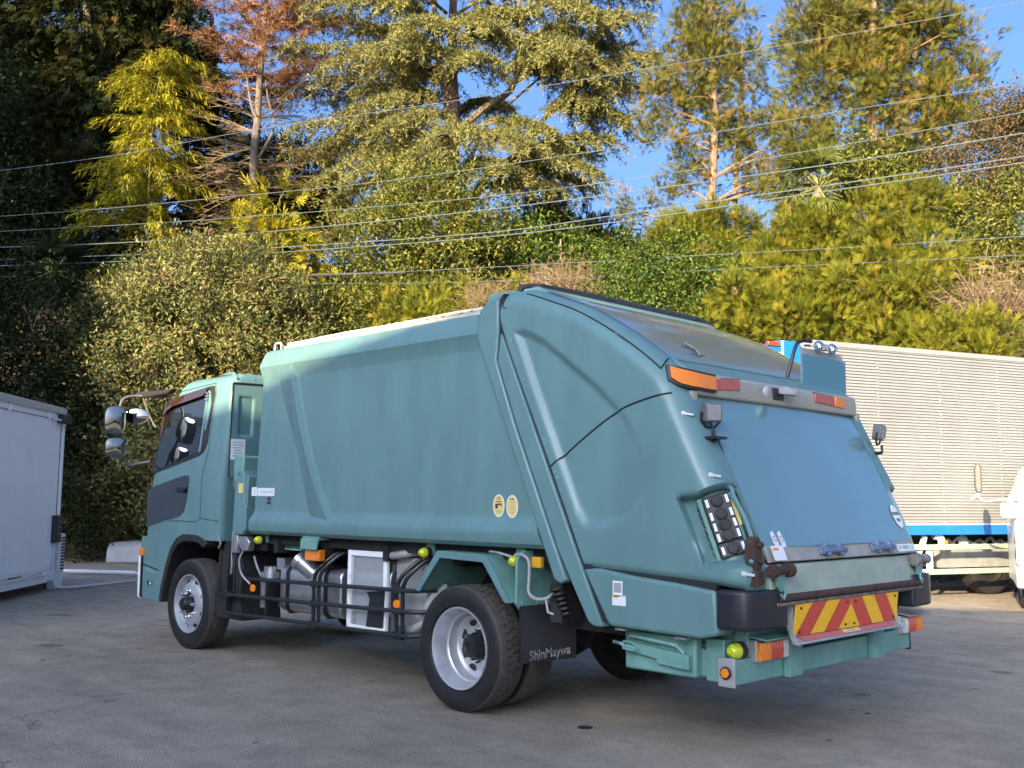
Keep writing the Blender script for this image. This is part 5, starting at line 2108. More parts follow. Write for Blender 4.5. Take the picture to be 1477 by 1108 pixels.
# back wall of the cab: pressed panel, roof ribs, sticker
mb = MB()
y0, y1 = -.98, 1.02
ys_ = list(np.linspace(.60, 1.03, 30))
zs_ = list(np.linspace(1.60, 2.47, 46))
rws = []
for z in zs_:
    row = []
    for y in ys_:
        dd = min(y - .80, .965 - y, z - 1.98, 2.36 - z)
        row.append((3.275 + .035 * smooth01(0, .04, dd) - .004, y, z))
    rws.append(row)
mb.grid(rws)
mb.turn = True
bw = mb.obj('cab_back', P, cab, smooth=60)
mb = MB()
mb.tube([(3.268, 1.03, 2.475), (3.268, .55, 2.485)], .009, 6)
mb.tube([(3.272, 1.033, 2.47), (3.275, 1.04, 1.6)], .007, 6)
mb.obj('back_seam', M['gap'], bw, smooth=None)
mb = MB()
for y in (.98, .80, .62):
    mb.tube(resample([(3.29, y, 2.52), (3.45, y - .05, 2.585), (3.7, y - .10, 2.60)], 8), [.012, .016, .018, .018, .018, .018, .016, .01], 8)
mb.obj('roof_rib', P, cab)
o, f = decal('notice_sticker', (3.268, .96, 1.86), YR, (0, 0, 1), rect(.15, .19), M['sticker'], bw)
for q in (.065, .04, .015, -.01, -.035, -.06):
    decal('print_line', f @ Vector((0, q, .002)), YR, (0, 0, 1), rect(.10 + .02 * math.sin(q * 200), .008), M['greyink'], o, .0006)
mb = MB()
mb.box(3.1, 3.27, .55, 1.0, 1.50, 1.80)
mb.obj('air_duct', M['paint_flat'], cab, bevel=.02)
# windscreen (seen edge-on only) and roof front
mb = MB()
mb.grid([[(cab_xf(z) + .004, y, z) for y in (.86, .5, 0, -.5, -.86)] for z in (1.70, 2.0, 2.3, 2.42)], flip=True)
mb.obj('windscreen', M['glass'], cab)

# mirrors on their arm
arm = empty('mirror_arm', (4.75, 1.10, 2.1), truck)
AO = Vector((4.75, 1.10, 2.1))
mb = MB()
mb.tube([p - AO for p in resample([(4.50, 1.03, 2.43), (4.72, 1.12, 2.435), (4.80, 1.20, 2.44), (4.83, 1.30, 2.43), (4.835, 1.375, 2.385), (4.835, 1.395, 2.28), (4.835, 1.385, 2.1), (4.835, 1.355, 1.98), (4.835, 1.325, 1.90), (4.835, 1.32, 1.80), (4.83, 1.27, 1.735), (4.80, 1.18, 1.755), (4.72, 1.10, 1.775)], 40)], .0135, 8)
mb.tube([p - AO for p in resample([(4.80, 1.17, 2.42), (4.76, 1.12, 2.25), (4.70, 1.07, 2.12)], 8)], .010, 6)
mb.obj('arm_tube', mat('grey_arm_tube', (.13, .13, .125), .45), arm)
mb = MB()
mb.prism([(4.90, 2.445), (4.86, 2.49), (4.55, 2.485), (4.36, 2.50), (4.42, 2.45), (4.70, 2.42)], 'y', 1.02, 1.10)
mb.v = [tuple(Vector(v) - AO + Vector((0, (v[0] - 4.4) * .25, 0))) for v in mb.v]
mb.obj('arm_bracket', mat('brown_black_bracket', (.035, .026, .026), .4), arm, bevel=.014)


def mirror(c, w, h, name, look, roundness, body_m):
    look = Vector(look).normalized()
    f = frame(Vector(c) - AO, Vector((0, 0, 1)).cross(look), (0, 0, 1))
    root = empty(name, Vector(c) - AO, arm)
    f = frame((0, 0, 0), Vector((0, 0, 1)).cross(look), (0, 0, 1))

    def outline(s_):
        out = []
        for k2 in range(36):
            a = 2 * math.pi * k2 / 36
            ca, sa = math.cos(a), math.sin(a)
            e = 2 / roundness
            out.append((w / 2 * s_ * math.copysign(abs(ca) ** e, ca), (h / 2 - (1 - s_) * w / 2) * math.copysign(abs(sa) ** e, sa)))
        return out
    mb = MB()
    rr = []
    for s_, z in ((.93, .0), (1.0, .004), (1.0, -.02), (.93, -.05), (.75, -.075), (.4, -.09), (.05, -.092)):
        o_ = outline(s_) if s_ > .5 else [(x * s_, y * s_) for x, y in outline(1)]
        rr.append([tuple(f @ Vector((x, y, z))) for x, y in o_ + o_[:1]])
    mb.grid(rr, flip=True)
    mb.obj('shell', body_m, root, smooth=60)
    mb = MB()
    o_ = outline(.93)
    rr = []
    for s_ in (1, .8, .6, .4, .2, .02):
        rr.append([tuple(f @ Vector((x * s_, y * s_, .0 + .012 * (1 - s_ * s_)))) for x, y in o_ + o_[:1]])
    mb.grid(rr)
    mb.obj('glass', M['mirror'], root, smooth=60)
    return root


mirror((4.80, 1.455, 2.18), .20, .285, 'wing_mirror', (-.93, .30, -.02), 3.2, M['plastic'])
mirror((4.80, 1.435, 1.905), .20, .20, 'wide_angle_mirror', (-.93, .30, -.12), 3.6, M['plastic'])
rd = mirror((4.83, 1.22, 2.235), .25, .17, 'round_mirror', (-.45, .35, -1.0), 2.0, M['plastic'])

# ------------------------------------------------------------------ PLANTS
def unit(n):
    v = rng.normal(size=(n, 3))
    return v / np.linalg.norm(v, axis=1, keepdims=True)


def norm(v):
    return v / np.maximum(1e-9, np.linalg.norm(v, axis=1, keepdims=True))


class Leaves:
    """a heap of leaf blades, each one small folded quad"""
    def __init__(s):
        s.parts = []

    def add(s, P, D, N, Ln, W, fold=0.12, tint=None, wide=.45):
        n = len(P)
        D = norm(D)
        S_ = norm(np.cross(D, N))
        N2 = np.cross(S_, D)
        Ln = np.broadcast_to(np.asarray(Ln, float).reshape(-1, 1), (n, 1))
        W = np.broadcast_to(np.asarray(W, float).reshape(-1, 1), (n, 1))
        mid = P + D * Ln * wide + N2 * (W * fold)
        V = np.stack([P, mid + S_ * W * .5, P + D * Ln - N2 * W * fold, mid - S_ * W * .5], 1)
        t = rng.random(n) if tint is None else np.clip(tint, 0, 1)
        s.parts.append((V.reshape(-1, 3), np.repeat(t, 4)))

    def obj(s, name, m, parent, origin):
        V = np.concatenate([p[0] for p in s.parts]) - np.array(origin)
        T = np.concatenate([p[1] for p in s.parts])
        n = len(V) // 4
        me = bpy.data.meshes.new(name)
        me.vertices.add(len(V))
        me.vertices.foreach_set('co', V.astype(np.float32).ravel())
        me.loops.add(len(V))
        me.loops.foreach_set('vertex_index', np.arange(len(V), dtype=np.int32))
        me.polygons.add(n)
        me.polygons.foreach_set('loop_start', np.arange(0, len(V), 4, dtype=np.int32))
        me.update(calc_edges=True)
        a = me.attributes.new('tint', 'FLOAT', 'POINT')
        a.data.foreach_set('value', T.astype(np.float32))
        me.materials.append(m)
        o = bpy.data.objects.new(name, me)
        COL.objects.link(o)
        o.parent = parent
        return o


RTH = np.array(rt)                                   # to the right as seen from the yard
FWH = np.array((math.cos(YAW), math.sin(YAW), 0.0))
UPZ = np.array((0, 0, 1.0))


def blob_px(px, py, rx, ry, d, depth=None):
    """an ellipsoid of foliage of its true size at distance d"""
    c = at(px, py, d)
    k = d / FPX
    return (np.array(c), (rx * k, (depth if depth else (rx * k + ry * k) * .45), ry * k))


def clump_points(blobs, dens, inner=.25, tuft=0.0):
    """centres of leaf clumps over and inside the ellipsoids; dens in clumps per square metre.
    With tuft > 0 each ellipsoid first breaks up into rounded tufts of that radius."""
    if tuft:
        nb = []
        for c, (a, b, h) in blobs:
            area = 4 * math.pi * (((a * b) ** 1.6 + (a * h) ** 1.6 + (b * h) ** 1.6) / 3) ** (1 / 1.6)
            n = max(3, int(area / (tuft * tuft * 2.3)))
            u = unit(n)
            q = u * rng.uniform(.62, 1.0, (n, 1)) * np.array((a, b, h))
            cc = c + q[:, :1] * RTH + q[:, 1:2] * FWH + q[:, 2:3] * UPZ
            for x in cc:
                k = tuft * rng.uniform(.65, 1.25)
                nb.append((x, (k, k, k * .78)))
        blobs = nb
    C_, O_ = [], []
    for c, (a, b, h) in blobs:
        area = 4 * math.pi * (((a * b) ** 1.6 + (a * h) ** 1.6 + (b * h) ** 1.6) / 3) ** (1 / 1.6)
        n = max(4, int(area * dens))
        u = unit(n)
        r = np.where(rng.random(n) < inner, rng.uniform(.35, .75, n), rng.uniform(.78, 1.04, n))
        # lumpy outline
        w = 1 + .10 * np.sin(u[:, 0] * 5 + c[0]) * np.cos(u[:, 2] * 6 + c[1]) + .05 * np.sin(u[:, 1] * 11 + c[2] * 3)
        q = (u * (r * w)[:, None]) * np.array((a, b, h))
        C_.append(c + q[:, :1] * RTH + q[:, 1:2] * FWH + q[:, 2:3] * UPZ)
        g = u / np.array((a, b, h))
        g = g[:, :1] * RTH + g[:, 1:2] * FWH + g[:, 2:3] * UPZ
        O_.append(norm(g))
    return np.concatenate(C_), np.concatenate(O_)


def fill_broad(lv, Cn, On, r, per, Ln, W, lift=.25, tvar=.28):
    n = len(Cn)
    off = unit(n * per) * (rng.random((n * per, 1)) ** .45) * r
    P_ = np.repeat(Cn, per, 0) + off
    D_ = norm(np.repeat(On, per, 0) * .35 + off / r * .35 + unit(n * per) * .85 + UPZ * lift * .5)
    N_ = norm(UPZ * .55 + np.repeat(On, per, 0) * .9 + unit(n * per) * .7)
    base = np.repeat(rng.normal(.45, .17, n), per)
    lv.add(P_, D_, N_, rng.uniform(.75, 1.25, n * per) * Ln, rng.uniform(.8, 1.2, n * per) * W, .18, base + rng.normal(0, tvar, n * per))


def fill_spray(lv, Cn, On, r, per, Ln, W, blades=5, lift=.35, spread=.75, tvar=.16, droop=0.0):
    """flat fans of narrow scale-leaf blades"""
    n = len(Cn)
    m_ = n * per
    off = unit(m_) * (rng.random((m_, 1)) ** .5) * r
    P_ = np.repeat(Cn, per, 0) + off
    D_ = norm(np.repeat(On, per, 0) * .75 + off / r * .45 + unit(m_) * .45 + UPZ * lift)
    N_ = norm(np.cross(D_, unit(m_)))
    S_ = np.cross(D_, N_)
    base = np.repeat(rng.normal(.45, .22, n), per) + rng.normal(0, tvar, m_)
    for b in range(blades):
        f = (b / (blades - 1) - .5) * 2
        d = norm(D_ + S_ * f * spread + unit(m_) * .12 - UPZ * droop)
        k = (1 - .35 * abs(f)) * rng.uniform(.75, 1.2, m_)
        o = P_ + D_ * (Ln * .28 * (1 - abs(f)))[..., None] if np.ndim(Ln) else P_ + D_ * Ln * .25 * (1 - abs(f))
        lv.add(o, d, N_, k * Ln, W * rng.uniform(.8, 1.2, m_), .1, base + .05 * f, wide=.55)


def limbs(mb, base, top, r0, targets, n_limb, r1=.035, bend=.25):
    """tapered trunk with limbs reaching towards clump centres"""
    base, top = Vector(base), Vector(top)
    side = Vector((random.uniform(-1, 1), random.uniform(-1, 1), 0)) * bend
    tr = resample([base - Vector((0, 0, .3)), base.lerp(top, .3) + side * .5, base.lerp(top, .65) - side * .4, top], 18)
    mb.tube(tr, [r0 * (1.25 if i == 0 else 1) * (1 - .72 * i / 17) for i in range(18)], 8)
    if len(targets):
        for i in rng.choice(len(targets), min(n_limb, len(targets)), replace=False):
            t = Vector(targets[i])
            k = min(range(18), key=lambda q: abs(tr[q].z - (t.z - (t - tr[q]).xy.length * .35)))
            s0 = tr[k]
            mid = s0.lerp(t, .5) + Vector((random.uniform(-.2, .2), random.uniform(-.2, .2), random.uniform(-.1, .25)))
            rr = max(.012, min(r1 * 2, r0 * .35 * (1 - .6 * k / 17)))
            mb.tube(resample([s0, mid, t], 8), [rr * (1 - .8 * j / 7) for j in range(8)], 5)


def plant(name, label, cat, d, blobs, style, group=None, r=.45, per=26, dens=2.2, Ln=.11, W=.045, trunk=None, bark='bark', n_limb=14, lm='broad', blades=5, lift=.3, inner=.25, trunk_r=.12, droop=0.0, spread=.75, grow=1.0, tuft=0.0):
    bl = [blob_px(*b[:4], b[4] if len(b) > 4 else d) for b in blobs]
    bl = [(c_, tuple(q * grow for q in r_)) for c_, r_ in bl]
    lows = min(bl, key=lambda b: b[0][2] - b[1][2])
    if trunk:
        tb = gpt(trunk[0], d)
        lat = (Vector((tb.x, tb.y, 0)) - Vector((CAM[0], CAM[1], 0))).dot(Vector(RTH))
        base = Vector((tb.x, tb.y, max(0, bank_z(d, lat))))
        top = at(trunk[1], trunk[2], d)
    else:
        c = sum((Vector(b[0]) for b in bl), Vector()) / len(bl)
        lat = (Vector((c.x, c.y, 0)) - Vector((CAM[0], CAM[1], 0))).dot(Vector(RTH))
        base = Vector((c.x, c.y, max(0, bank_z(d, lat))))
        top = Vector((c.x, c.y, max(b[0][2] for b in bl)))
    root = empty(name, base)
    tag(root, label, cat, group)
    Cn, On = clump_points(bl, dens, inner, tuft)
    keep = Cn[:, 2] > base.z + .05
    Cn, On = Cn[keep], On[keep]
    lv = Leaves()
    if style == 'broad':
        fill_broad(lv, Cn, On, r, per, Ln, W, lift)
    else:
        fill_spray(lv, Cn, On, r, per, Ln, W, blades, lift, spread=spread, droop=droop)
    lv.obj('crown', L[lm], root, base)
    mb = MB()
    limbs(mb, base, top, trunk_r, Cn, n_limb)
    mb.v = [tuple(Vector(v) - base) for v in mb.v]
    mb.obj('trunk', M[bark], root)
    return root, base


# --- left: the big round tea olive and the dark trees round it
plant('tea_olive_tree', 'large rounded dense tree with small olive leaves behind the truck cab', 'tree', 24.2,
      [(285, 560, 185, 215), (310, 425, 125, 90), (210, 520, 105, 130), (400, 500, 82, 115), (160, 660, 72, 150), (300, 700, 150, 110)], 'broad', r=.34, per=46, dens=9.0, Ln=.115, W=.042, lm='olive', trunk_r=.2, n_limb=20)
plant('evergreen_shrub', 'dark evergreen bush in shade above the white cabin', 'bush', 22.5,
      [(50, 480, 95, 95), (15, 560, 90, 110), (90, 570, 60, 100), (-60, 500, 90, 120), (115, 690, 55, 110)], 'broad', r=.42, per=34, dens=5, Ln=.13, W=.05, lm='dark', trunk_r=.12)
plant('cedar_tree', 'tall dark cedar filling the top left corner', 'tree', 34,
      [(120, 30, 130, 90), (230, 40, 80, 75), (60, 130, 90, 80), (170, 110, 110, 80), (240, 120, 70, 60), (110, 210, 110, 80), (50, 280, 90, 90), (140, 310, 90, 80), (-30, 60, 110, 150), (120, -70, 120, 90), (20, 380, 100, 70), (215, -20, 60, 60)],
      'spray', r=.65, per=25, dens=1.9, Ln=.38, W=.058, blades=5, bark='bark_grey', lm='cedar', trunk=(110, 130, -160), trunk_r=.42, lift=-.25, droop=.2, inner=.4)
plant('cedar_tree', 'dark cedar standing between the yellow bamboo and the orange bare tree', 'tree', 36,
      [(285, 110, 34, 40), (300, 165, 46, 55), (330, 235, 60, 60), (290, 260, 60, 70), (420, 260, 70, 45), (400, 330, 80, 60), (330, 330, 60, 60), (450, 300, 60, 50)],
      'spray', r=.65, per=22, dens=2.0, Ln=.38, W=.058, blades=5, bark='bark_grey', lm='cedar', trunk=(310, 305, 20), trunk_r=.3, lift=-.25, droop=.2, inner=.4)
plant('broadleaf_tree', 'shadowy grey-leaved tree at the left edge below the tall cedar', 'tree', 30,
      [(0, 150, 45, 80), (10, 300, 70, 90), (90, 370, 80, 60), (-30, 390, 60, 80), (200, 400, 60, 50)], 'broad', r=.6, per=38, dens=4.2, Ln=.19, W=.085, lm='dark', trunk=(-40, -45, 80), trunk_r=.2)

# --- bamboo
bd_ = 29.5
base = gpt(214, bd_)
base.z = bank_z(bd_, -10.4)
bam = empty('bamboo', base)
tag(bam, 'bright yellow-green bamboo plume in front of the dark cedar', 'bamboo')
culm = resample([base, at(214, 330, bd_), at(219, 200, bd_), at(232, 110, bd_), at(258, 84, bd_ - .2)], 60)
mb = MB()
mb.tube([p - base for p in culm], [.055 * (1 - .85 * i / 59) for i in range(60)], 8)
mb.obj('culm', M['culm'], bam)
lv = Leaves()
mb = MB()
for i in range(14, 60):
    p = culm[i]
    env = interp([(0, .3), (14, 1.5), (22, 2.0), (34, 2.1), (46, 1.7), (55, 1.35), (59, .8)], i)[0]
    for k_ in range(5):
        az = random.uniform(0, 2 * math.pi)
        ln = env * random.uniform(.55, 1.12)
        dv = Vector((math.cos(az), math.sin(az), 0))
        pts = [p + dv * ln * t + Vector((0, 0, ln * (.42 * t - .62 * t * t))) for t in np.linspace(0, 1, 9)]
        mb.tube([q - base for q in pts], [.009 * (1 - .7 * j / 8) for j in range(9)], 3, cap=False)
        n = int(80 * ln)
        tt = rng.uniform(.18, 1.0, n)
        pp = np.array([np.array(p) + np.array(dv) * ln * t + UPZ * ln * (.42 * t - .62 * t * t) for t in tt]) + unit(n) * .13
        dd = norm(np.array(dv)[None] * .7 + unit(n) * .6 - UPZ * .55)
        lv.add(pp, dd, norm(UPZ + unit(n) * .5), rng.uniform(.16, .30, n), rng.uniform(.030, .046, n), .1)
mb.obj('side_branches', M['culm'], bam, smooth=None)
lv.obj('leaves', L['bamboo'], bam, base)
plant('bamboo', 'small yellow-green bamboo clump right of the round tree top', 'bamboo', 29, [(400, 300, 50, 30), (395, 345, 55, 35), (445, 375, 30, 35), (350, 330, 30, 30)], 'spray', r=.45, per=9, dens=2.4, Ln=.34, W=.045, lm='bamboo', lift=-.1, droop=.25, bark='culm', trunk_r=.05)

# --- bare orange metasequoia
md = 33.0
base = gpt(365, md)
base.z = bank_z(md, -8.3)
ms = empty('dawn_redwood', base)
tag(ms, 'half-bare conifer with orange winter twigs and a straight grey trunk', 'tree')
top = at(392, -190, md)
tr = [base - Vector((0, 0, .3)), at(366, 250, md), at(370, 190, md), at(376, 100, md), at(384, 0, md), top]
tp = resample(tr, 40)
mb = MB()
mb.tube([p - base for p in tp], [.27 * (1 - .88 * (i / 39) ** .8) for i in range(40)], 10)
for pts in ([at(371, 182, md), at(361, 145, md), at(356, 110, md), at(352, 85, md)], [at(371, 232, md), at(386, 205, md), at(396, 180, md), at(387, 145, md), at(383, 115, md)], [at(374, 112, md), at(383, 75, md), at(386, 0, md)]):
    mb.tube([p - base for p in resample(pts, 10)], [.055 * (1 - .6 * i / 9) for i in range(10)], 6)
mb.obj('trunk', M['bark_grey'], ms)
mb, lv, mbg = MB(), Leaves(), MB()
for k_ in range(300):
    i = int(random.uniform(9, 38))
    p = tp[i]
    hi = (p.z - at(366, 200, md).z) / 9
    az = random.uniform(0, 2 * math.pi)
    ln = random.uniform(1.3, 3.5) * (1.0 - .25 * max(0, hi))
    dv = Vector((math.cos(az), math.sin(az), 0))
    rise = .55 if hi > 0 else .05
    pts = [p + dv * ln * t + Vector((0, 0, ln * (rise * t - .2 * t * t))) for t in np.linspace(0, 1, 6)]
    (mb if hi > .15 else mbg).tube([q - base for q in pts], [.020 * (1 - .75 * j / 5) for j in range(6)], 3, cap=False)
    for q in range(int(7 * ln)):
        t = random.uniform(.2, 1)
        s0 = p + dv * ln * t + Vector((0, 0, ln * (rise * t - .2 * t * t)))
        a2 = az + random.choice((-1, 1)) * random.uniform(.5, 1.2)
        l2 = random.uniform(.25, .7)
        e = s0 + Vector((math.cos(a2), math.sin(a2), random.uniform(-.2, .35))) * l2
        (mb if hi > .15 else mbg).tube([s0 - base, e - base], [.009, .004], 3, cap=False)
        if hi > .1:
            n = 20
            tt = rng.random((n, 1))
            pp = np.array(s0) + (np.array(e) - np.array(s0)) * tt
            lv.add(pp, unit(n) * .8 + np.array(dv) * .4 + UPZ * .1, unit(n), rng.uniform(.12, .28, n), rng.uniform(.018, .035, n))
tag(mb.obj('orange_twigs', M['twig_orange'], ms, smooth=None), kind='stuff')
tag(mbg.obj('grey_twigs', M['twig'], ms, smooth=None), kind='stuff')
lv.obj('needles', L['needleorange'], ms, base)


# --- the big deodar cedar: several leaders, level limbs, drooping tips
def deodar(name, label, d, leaders, limb_list, trunk_px):
    base = gpt(trunk_px, d)
    lat = (Vector((base.x, base.y, 0)) - Vector((CAM[0], CAM[1], 0))).dot(Vector(RTH))
    base.z = bank_z(d, lat)
    root = empty(name, base)
    tag(root, label, 'tree')
    mb, mt, lv = MB(), MB(), Leaves()
    for pts, r0 in leaders:
        ps = resample([(at(px, py, d + dd) if py is not None else base - Vector((0, 0, .3))) for px, py, dd in pts], 22)
        mb.tube([p - base for p in ps], [r0 * (1 - .75 * i / 21) for i in range(22)], 8)
    for (x0, y0, x1, y1, dz) in limb_list:
        a, b = at(x0, y0, d), at(x1, y1, d + dz)
        ln = (b - a).length
        ps = resample([a, a.lerp(b, .5) + Vector((0, 0, ln * .07)), b - Vector((0, 0, ln * .05))], 26)
        mt.tube([p - base for p in ps], [.055 * (1 - .85 * i / 25) + .008 for i in range(26)], 5, cap=False)
        along = (b - a).normalized()
        sidev = along.cross(Vector((0, 0, 1))).normalized()
        for i in range(4, 26):
            for s_ in (1, -1, 1, -1)[:4 if i % 3 else 3]:
                k = i / 25
                l2 = (1.35 * (1 - .62 * k) + .25) * random.uniform(.45, 1.25) * min(1.0, ln / 4 + .35)
                dv = (sidev * s_ * random.uniform(.55, 1.1) + along * random.uniform(.35, .9)).normalized()
                up0, dr = random.uniform(.0, .26), random.uniform(.45, 1.05)
                n = int(50 * l2) + 5
                t = rng.random(n)
                p0 = np.array(ps[i]) + unit(1)[0] * .06
                pp = p0 + np.array(dv) * (l2 * t)[:, None] + UPZ * (l2 * (up0 * t - dr * t * t))[:, None]
                tang = norm(np.array(dv) + UPZ * (up0 - 2 * dr * t)[:, None])
                dd = norm(tang * .55 + unit(n) * .75 + UPZ * .12)
                lv.add(pp, dd, norm(UPZ * .5 - FWH * .35 + unit(n) * .8), rng.uniform(.10, .22, n), rng.uniform(.026, .044, n), .1, tint=np.clip(.30 + .45 * t + rng.normal(0, .16, n), 0, 1))
                if random.random() < .3:
                    mt.tube([Vector(p0) - base, Vector(p0 + np.array(dv) * l2 * .55 + UPZ * l2 * (.55 * up0 - dr * .3)) - base], [.012, .004], 3, cap=False)
    mb.obj('trunk', M['bark'], root)
    tag(mt.obj('limbs', M['bark'], root), kind='stuff')
    lv.obj('needles', L['deodar'], root, base)
    return root


lead = [([(668, None, 0), (660, 400, 0), (652, 260, 0), (655, 170, 0), (652, 70, 0), (658, -120, 0)], .34),
        ([(655, 190, 0), (640, 120, 0), (628, 40, .4), (625, -110, .6)], .16),
        ([(662, 330, 0), (705, 250, .3), (742, 225, .5), (790, 165, .7), (835, 110, .8)], .17),
        ([(660, 190, 0), (700, 155, -.3), (742, 120, -.5), (748, 20, -.6), (752, -100, -.6)], .14),
        ([(662, 300, 0), (690, 200, .4), (735, 150, .8), (800, 95, 1.2)], .10)]
lim = []
for (x0, y0, x1, y1, dz) in [(650, 190, 430, 175, -1.2), (648, 205, 455, 250, -1.8), (652, 150, 400, 120, .8), (648, 120, 420, 60, -.8), (640, 90, 440, 20, 1.2), (652, 215, 520, 235, -3), (655, 225, 585, 255, -3.6), (650, 175, 560, 170, -3.4),
                             (640, 40, 470, -30, .4), (645, 20, 520, -60, -1.4), (660, 60, 770, 10, -1.6), (660, 20, 800, -40, .6), (655, 90, 560, 60, -3.0), (655, 110, 700, 75, -3.2),
                             (742, 120, 905, 60, .8), (748, 60, 930, 20, -.6), (750, 20, 920, -30, 1.0), (750, -20, 890, -70, -.8), (742, 110, 860, 100, -2.4), (790, 165, 930, 120, 1.4), (800, 150, 900, 165, -.8), (745, 70, 840, 60, -3.0),
                             (742, 225, 880, 195, -1.0), (742, 225, 840, 215, 2.2), (705, 250, 845, 262, .4), (690, 275, 800, 265, -1.6), (700, 180, 800, 185, -2.2), (830, 110, 938, 78, .4), (660, 250, 740, 235, -3.0),
                             (655, 240, 445, 215, .8), (655, 265, 500, 300, -1.6), (658, 300, 470, 330, -1.4), (655, 195, 610, 215, -4.0), (660, 160, 720, 150, 3.0), (655, 120, 580, 110, 3.4), (640, 60, 600, 20, -3.4), (752, -60, 840, -110, 0), (640, -40, 540, -100, 0), (655, -60, 740, -100, -1.6), (650, 0, 610, -50, -2.6),
                             (645, 140, 480, 140, 2.2), (650, 165, 470, 205, 2.0), (640, 70, 520, 40, 2.4), (690, 200, 640, 185, -3.6), (655, 280, 560, 290, -2.6),
                             (660, 40, 720, 30, -3.2), (752, 40, 700, 10, -2.0), (748, 90, 820, 40, 2.2), (790, 165, 860, 140, -2.0), (830, 110, 890, 20, -.4), (752, -10, 940, -10, .2),
                             (645, 30, 450, 0, -1.6), (640, 75, 470, 85, -2.4), (648, 150, 500, 150, -2.8), (652, 200, 420, 215, 1.6), (655, 230, 560, 228, 2.6), (650, 250, 480, 280, .2), (705, 250, 770, 235, 2.6), (742, 110, 800, 75, -3.0), (790, 165, 905, 95, -1.8), (752, 0, 860, 10, -2.8), (742, 225, 860, 240, -1.8), (660, 280, 600, 270, 3.0), (652, 100, 500, 105, 3.2), (660, 60, 740, 60, 3.4), (690, 200, 770, 205, -3.2)]:
    lim.append((x0, y0, x1, y1, dz))
deodar('deodar_tree', 'huge spreading deodar cedar in the middle with level limbs and drooping grey-green tips', 33.0, lead, lim, 668)

# --- right: twin-stemmed and big browning cypresses
pb = [(1020, 20, 42, 34), (985, 60, 42, 32), (1048, 72, 46, 34), (1000, 112, 62, 34), (1075, 112, 44, 30), (955, 150, 44, 26), (1030, 160, 60, 30), (1098, 165, 48, 26), (930, 178, 26, 15), (975, 205, 46, 22), (1040, 205, 46, 22), (1112, 215, 40, 20), (985, 240, 30, 18), (1010, 262, 36, 14), (965, 275, 30, 15), (920, 292, 26, 12), (1078, 258, 40, 20), (1120, 265, 32, 20), (1005, -40, 34, 40), (1060, 20, 22, 26)]
root, base = plant('cypress_tree', 'slender cypress with two pale bare stems and airy browning tufts', 'tree', 30, pb, 'spray', r=.24, per=10, dens=2.6, Ln=.22, W=.023, blades=5, spread=.55, tuft=.5, lm='pine', trunk=(1033, 1022, -40), bark='bark_red', trunk_r=.19, grow=.97, n_limb=70, lift=.3, inner=.4)
mb = MB()
tb = gpt(1061, 30.4)
tb.z = base.z
ps = resample([tb - Vector((0, 0, .3)), at(1060, 330, 30.4), at(1062, 240, 30.4), at(1070, 150, 30.2), at(1066, 60, 30)], 20)
mb.tube([p - base for p in ps], [.13 * (1 - .7 * i / 19) for i in range(20)], 8)
mb.obj('second_stem', M['bark_red'], root)
tbs = [(1250, -10, 92, 60), (1205, 70, 70, 46), (1285, 75, 84, 50), (1165, 128, 36, 30), (1240, 140, 70, 42), (1335, 130, 54, 44), (1372, 45, 26, 40), (1385, 128, 24, 22), (1345, 195, 50, 28), (1265, 205, 62, 28), (1190, 195, 50, 30), (1160, 235, 38, 24), (1235, 250, 52, 24), (1390, 170, 22, 16), (1330, 40, 50, 44), (1180, 30, 34, 32), (1310, 235, 50, 24), (1262, -90, 70, 60)]
plant('cypress_tree', 'tall broad browning cypress at the upper right against the sky', 'tree', 28, tbs, 'spray', r=.26, per=12, dens=2.5, Ln=.23, W=.024, blades=5, spread=.55, tuft=.85, lm='cypress_brown', trunk=(1262, 1262, -60), bark='bark_red', trunk_r=.26, grow=1.05, n_limb=60, lift=.3, inner=.4)
plant('broadleaf_tree', 'brownish thin-leaved tree at the right edge beside the tall cypress', 'tree', 26,
      [(1425, 225, 62, 40), (1465, 200, 50, 34), (1400, 260, 60, 36), (1480, 270, 60, 60), (1360, 232, 36, 22), (1510, 200, 50, 60), (1440, 185, 40, 30), (1475, 160, 40, 26), (1395, 300, 50, 40)], 'broad', r=.30, per=24, dens=3.6, Ln=.10, W=.042, tuft=.6, lm='brownish', trunk=(1455, 1450, 190), trunk_r=.12, n_limb=40, inner=.4)
plant('evergreen_shrub', 'dull dark green bush below the brownish tree at the right edge', 'bush', 23.5,
      [(1430, 310, 80, 52), (1375, 300, 40, 35), (1480, 340, 50, 60), (1400, 360, 60, 40), (1450, 420, 70, 80)], 'broad', r=.28, per=22, dens=3.6, Ln=.115, W=.045, tuft=.55, lm='broad', trunk_r=.08)

plant('ivy_mass', 'green ivy climbing the foot of the tall broad cypress behind the palm', 'ivy', 27.3,
      [(1235, 262, 78, 36), (1290, 250, 52, 40), (1180, 290, 60, 30), (1330, 275, 45, 36), (1240, 215, 40, 30)], 'broad', r=.4, per=34, dens=5, Ln=.12, W=.06, lm='broad', trunk_r=.06)

plant('conifer', 'dark olive conifer behind the pale tangled thicket', 'tree', 36,
      [(800, 350, 70, 44), (850, 385, 66, 42), (770, 320, 46, 28), (870, 360, 34, 24), (740, 380, 60, 50)], 'spray', r=.4, per=9, dens=2.2, Ln=.28, W=.04, blades=5, spread=.55, tuft=.9, lm='pine', trunk_r=.16, inner=.4)

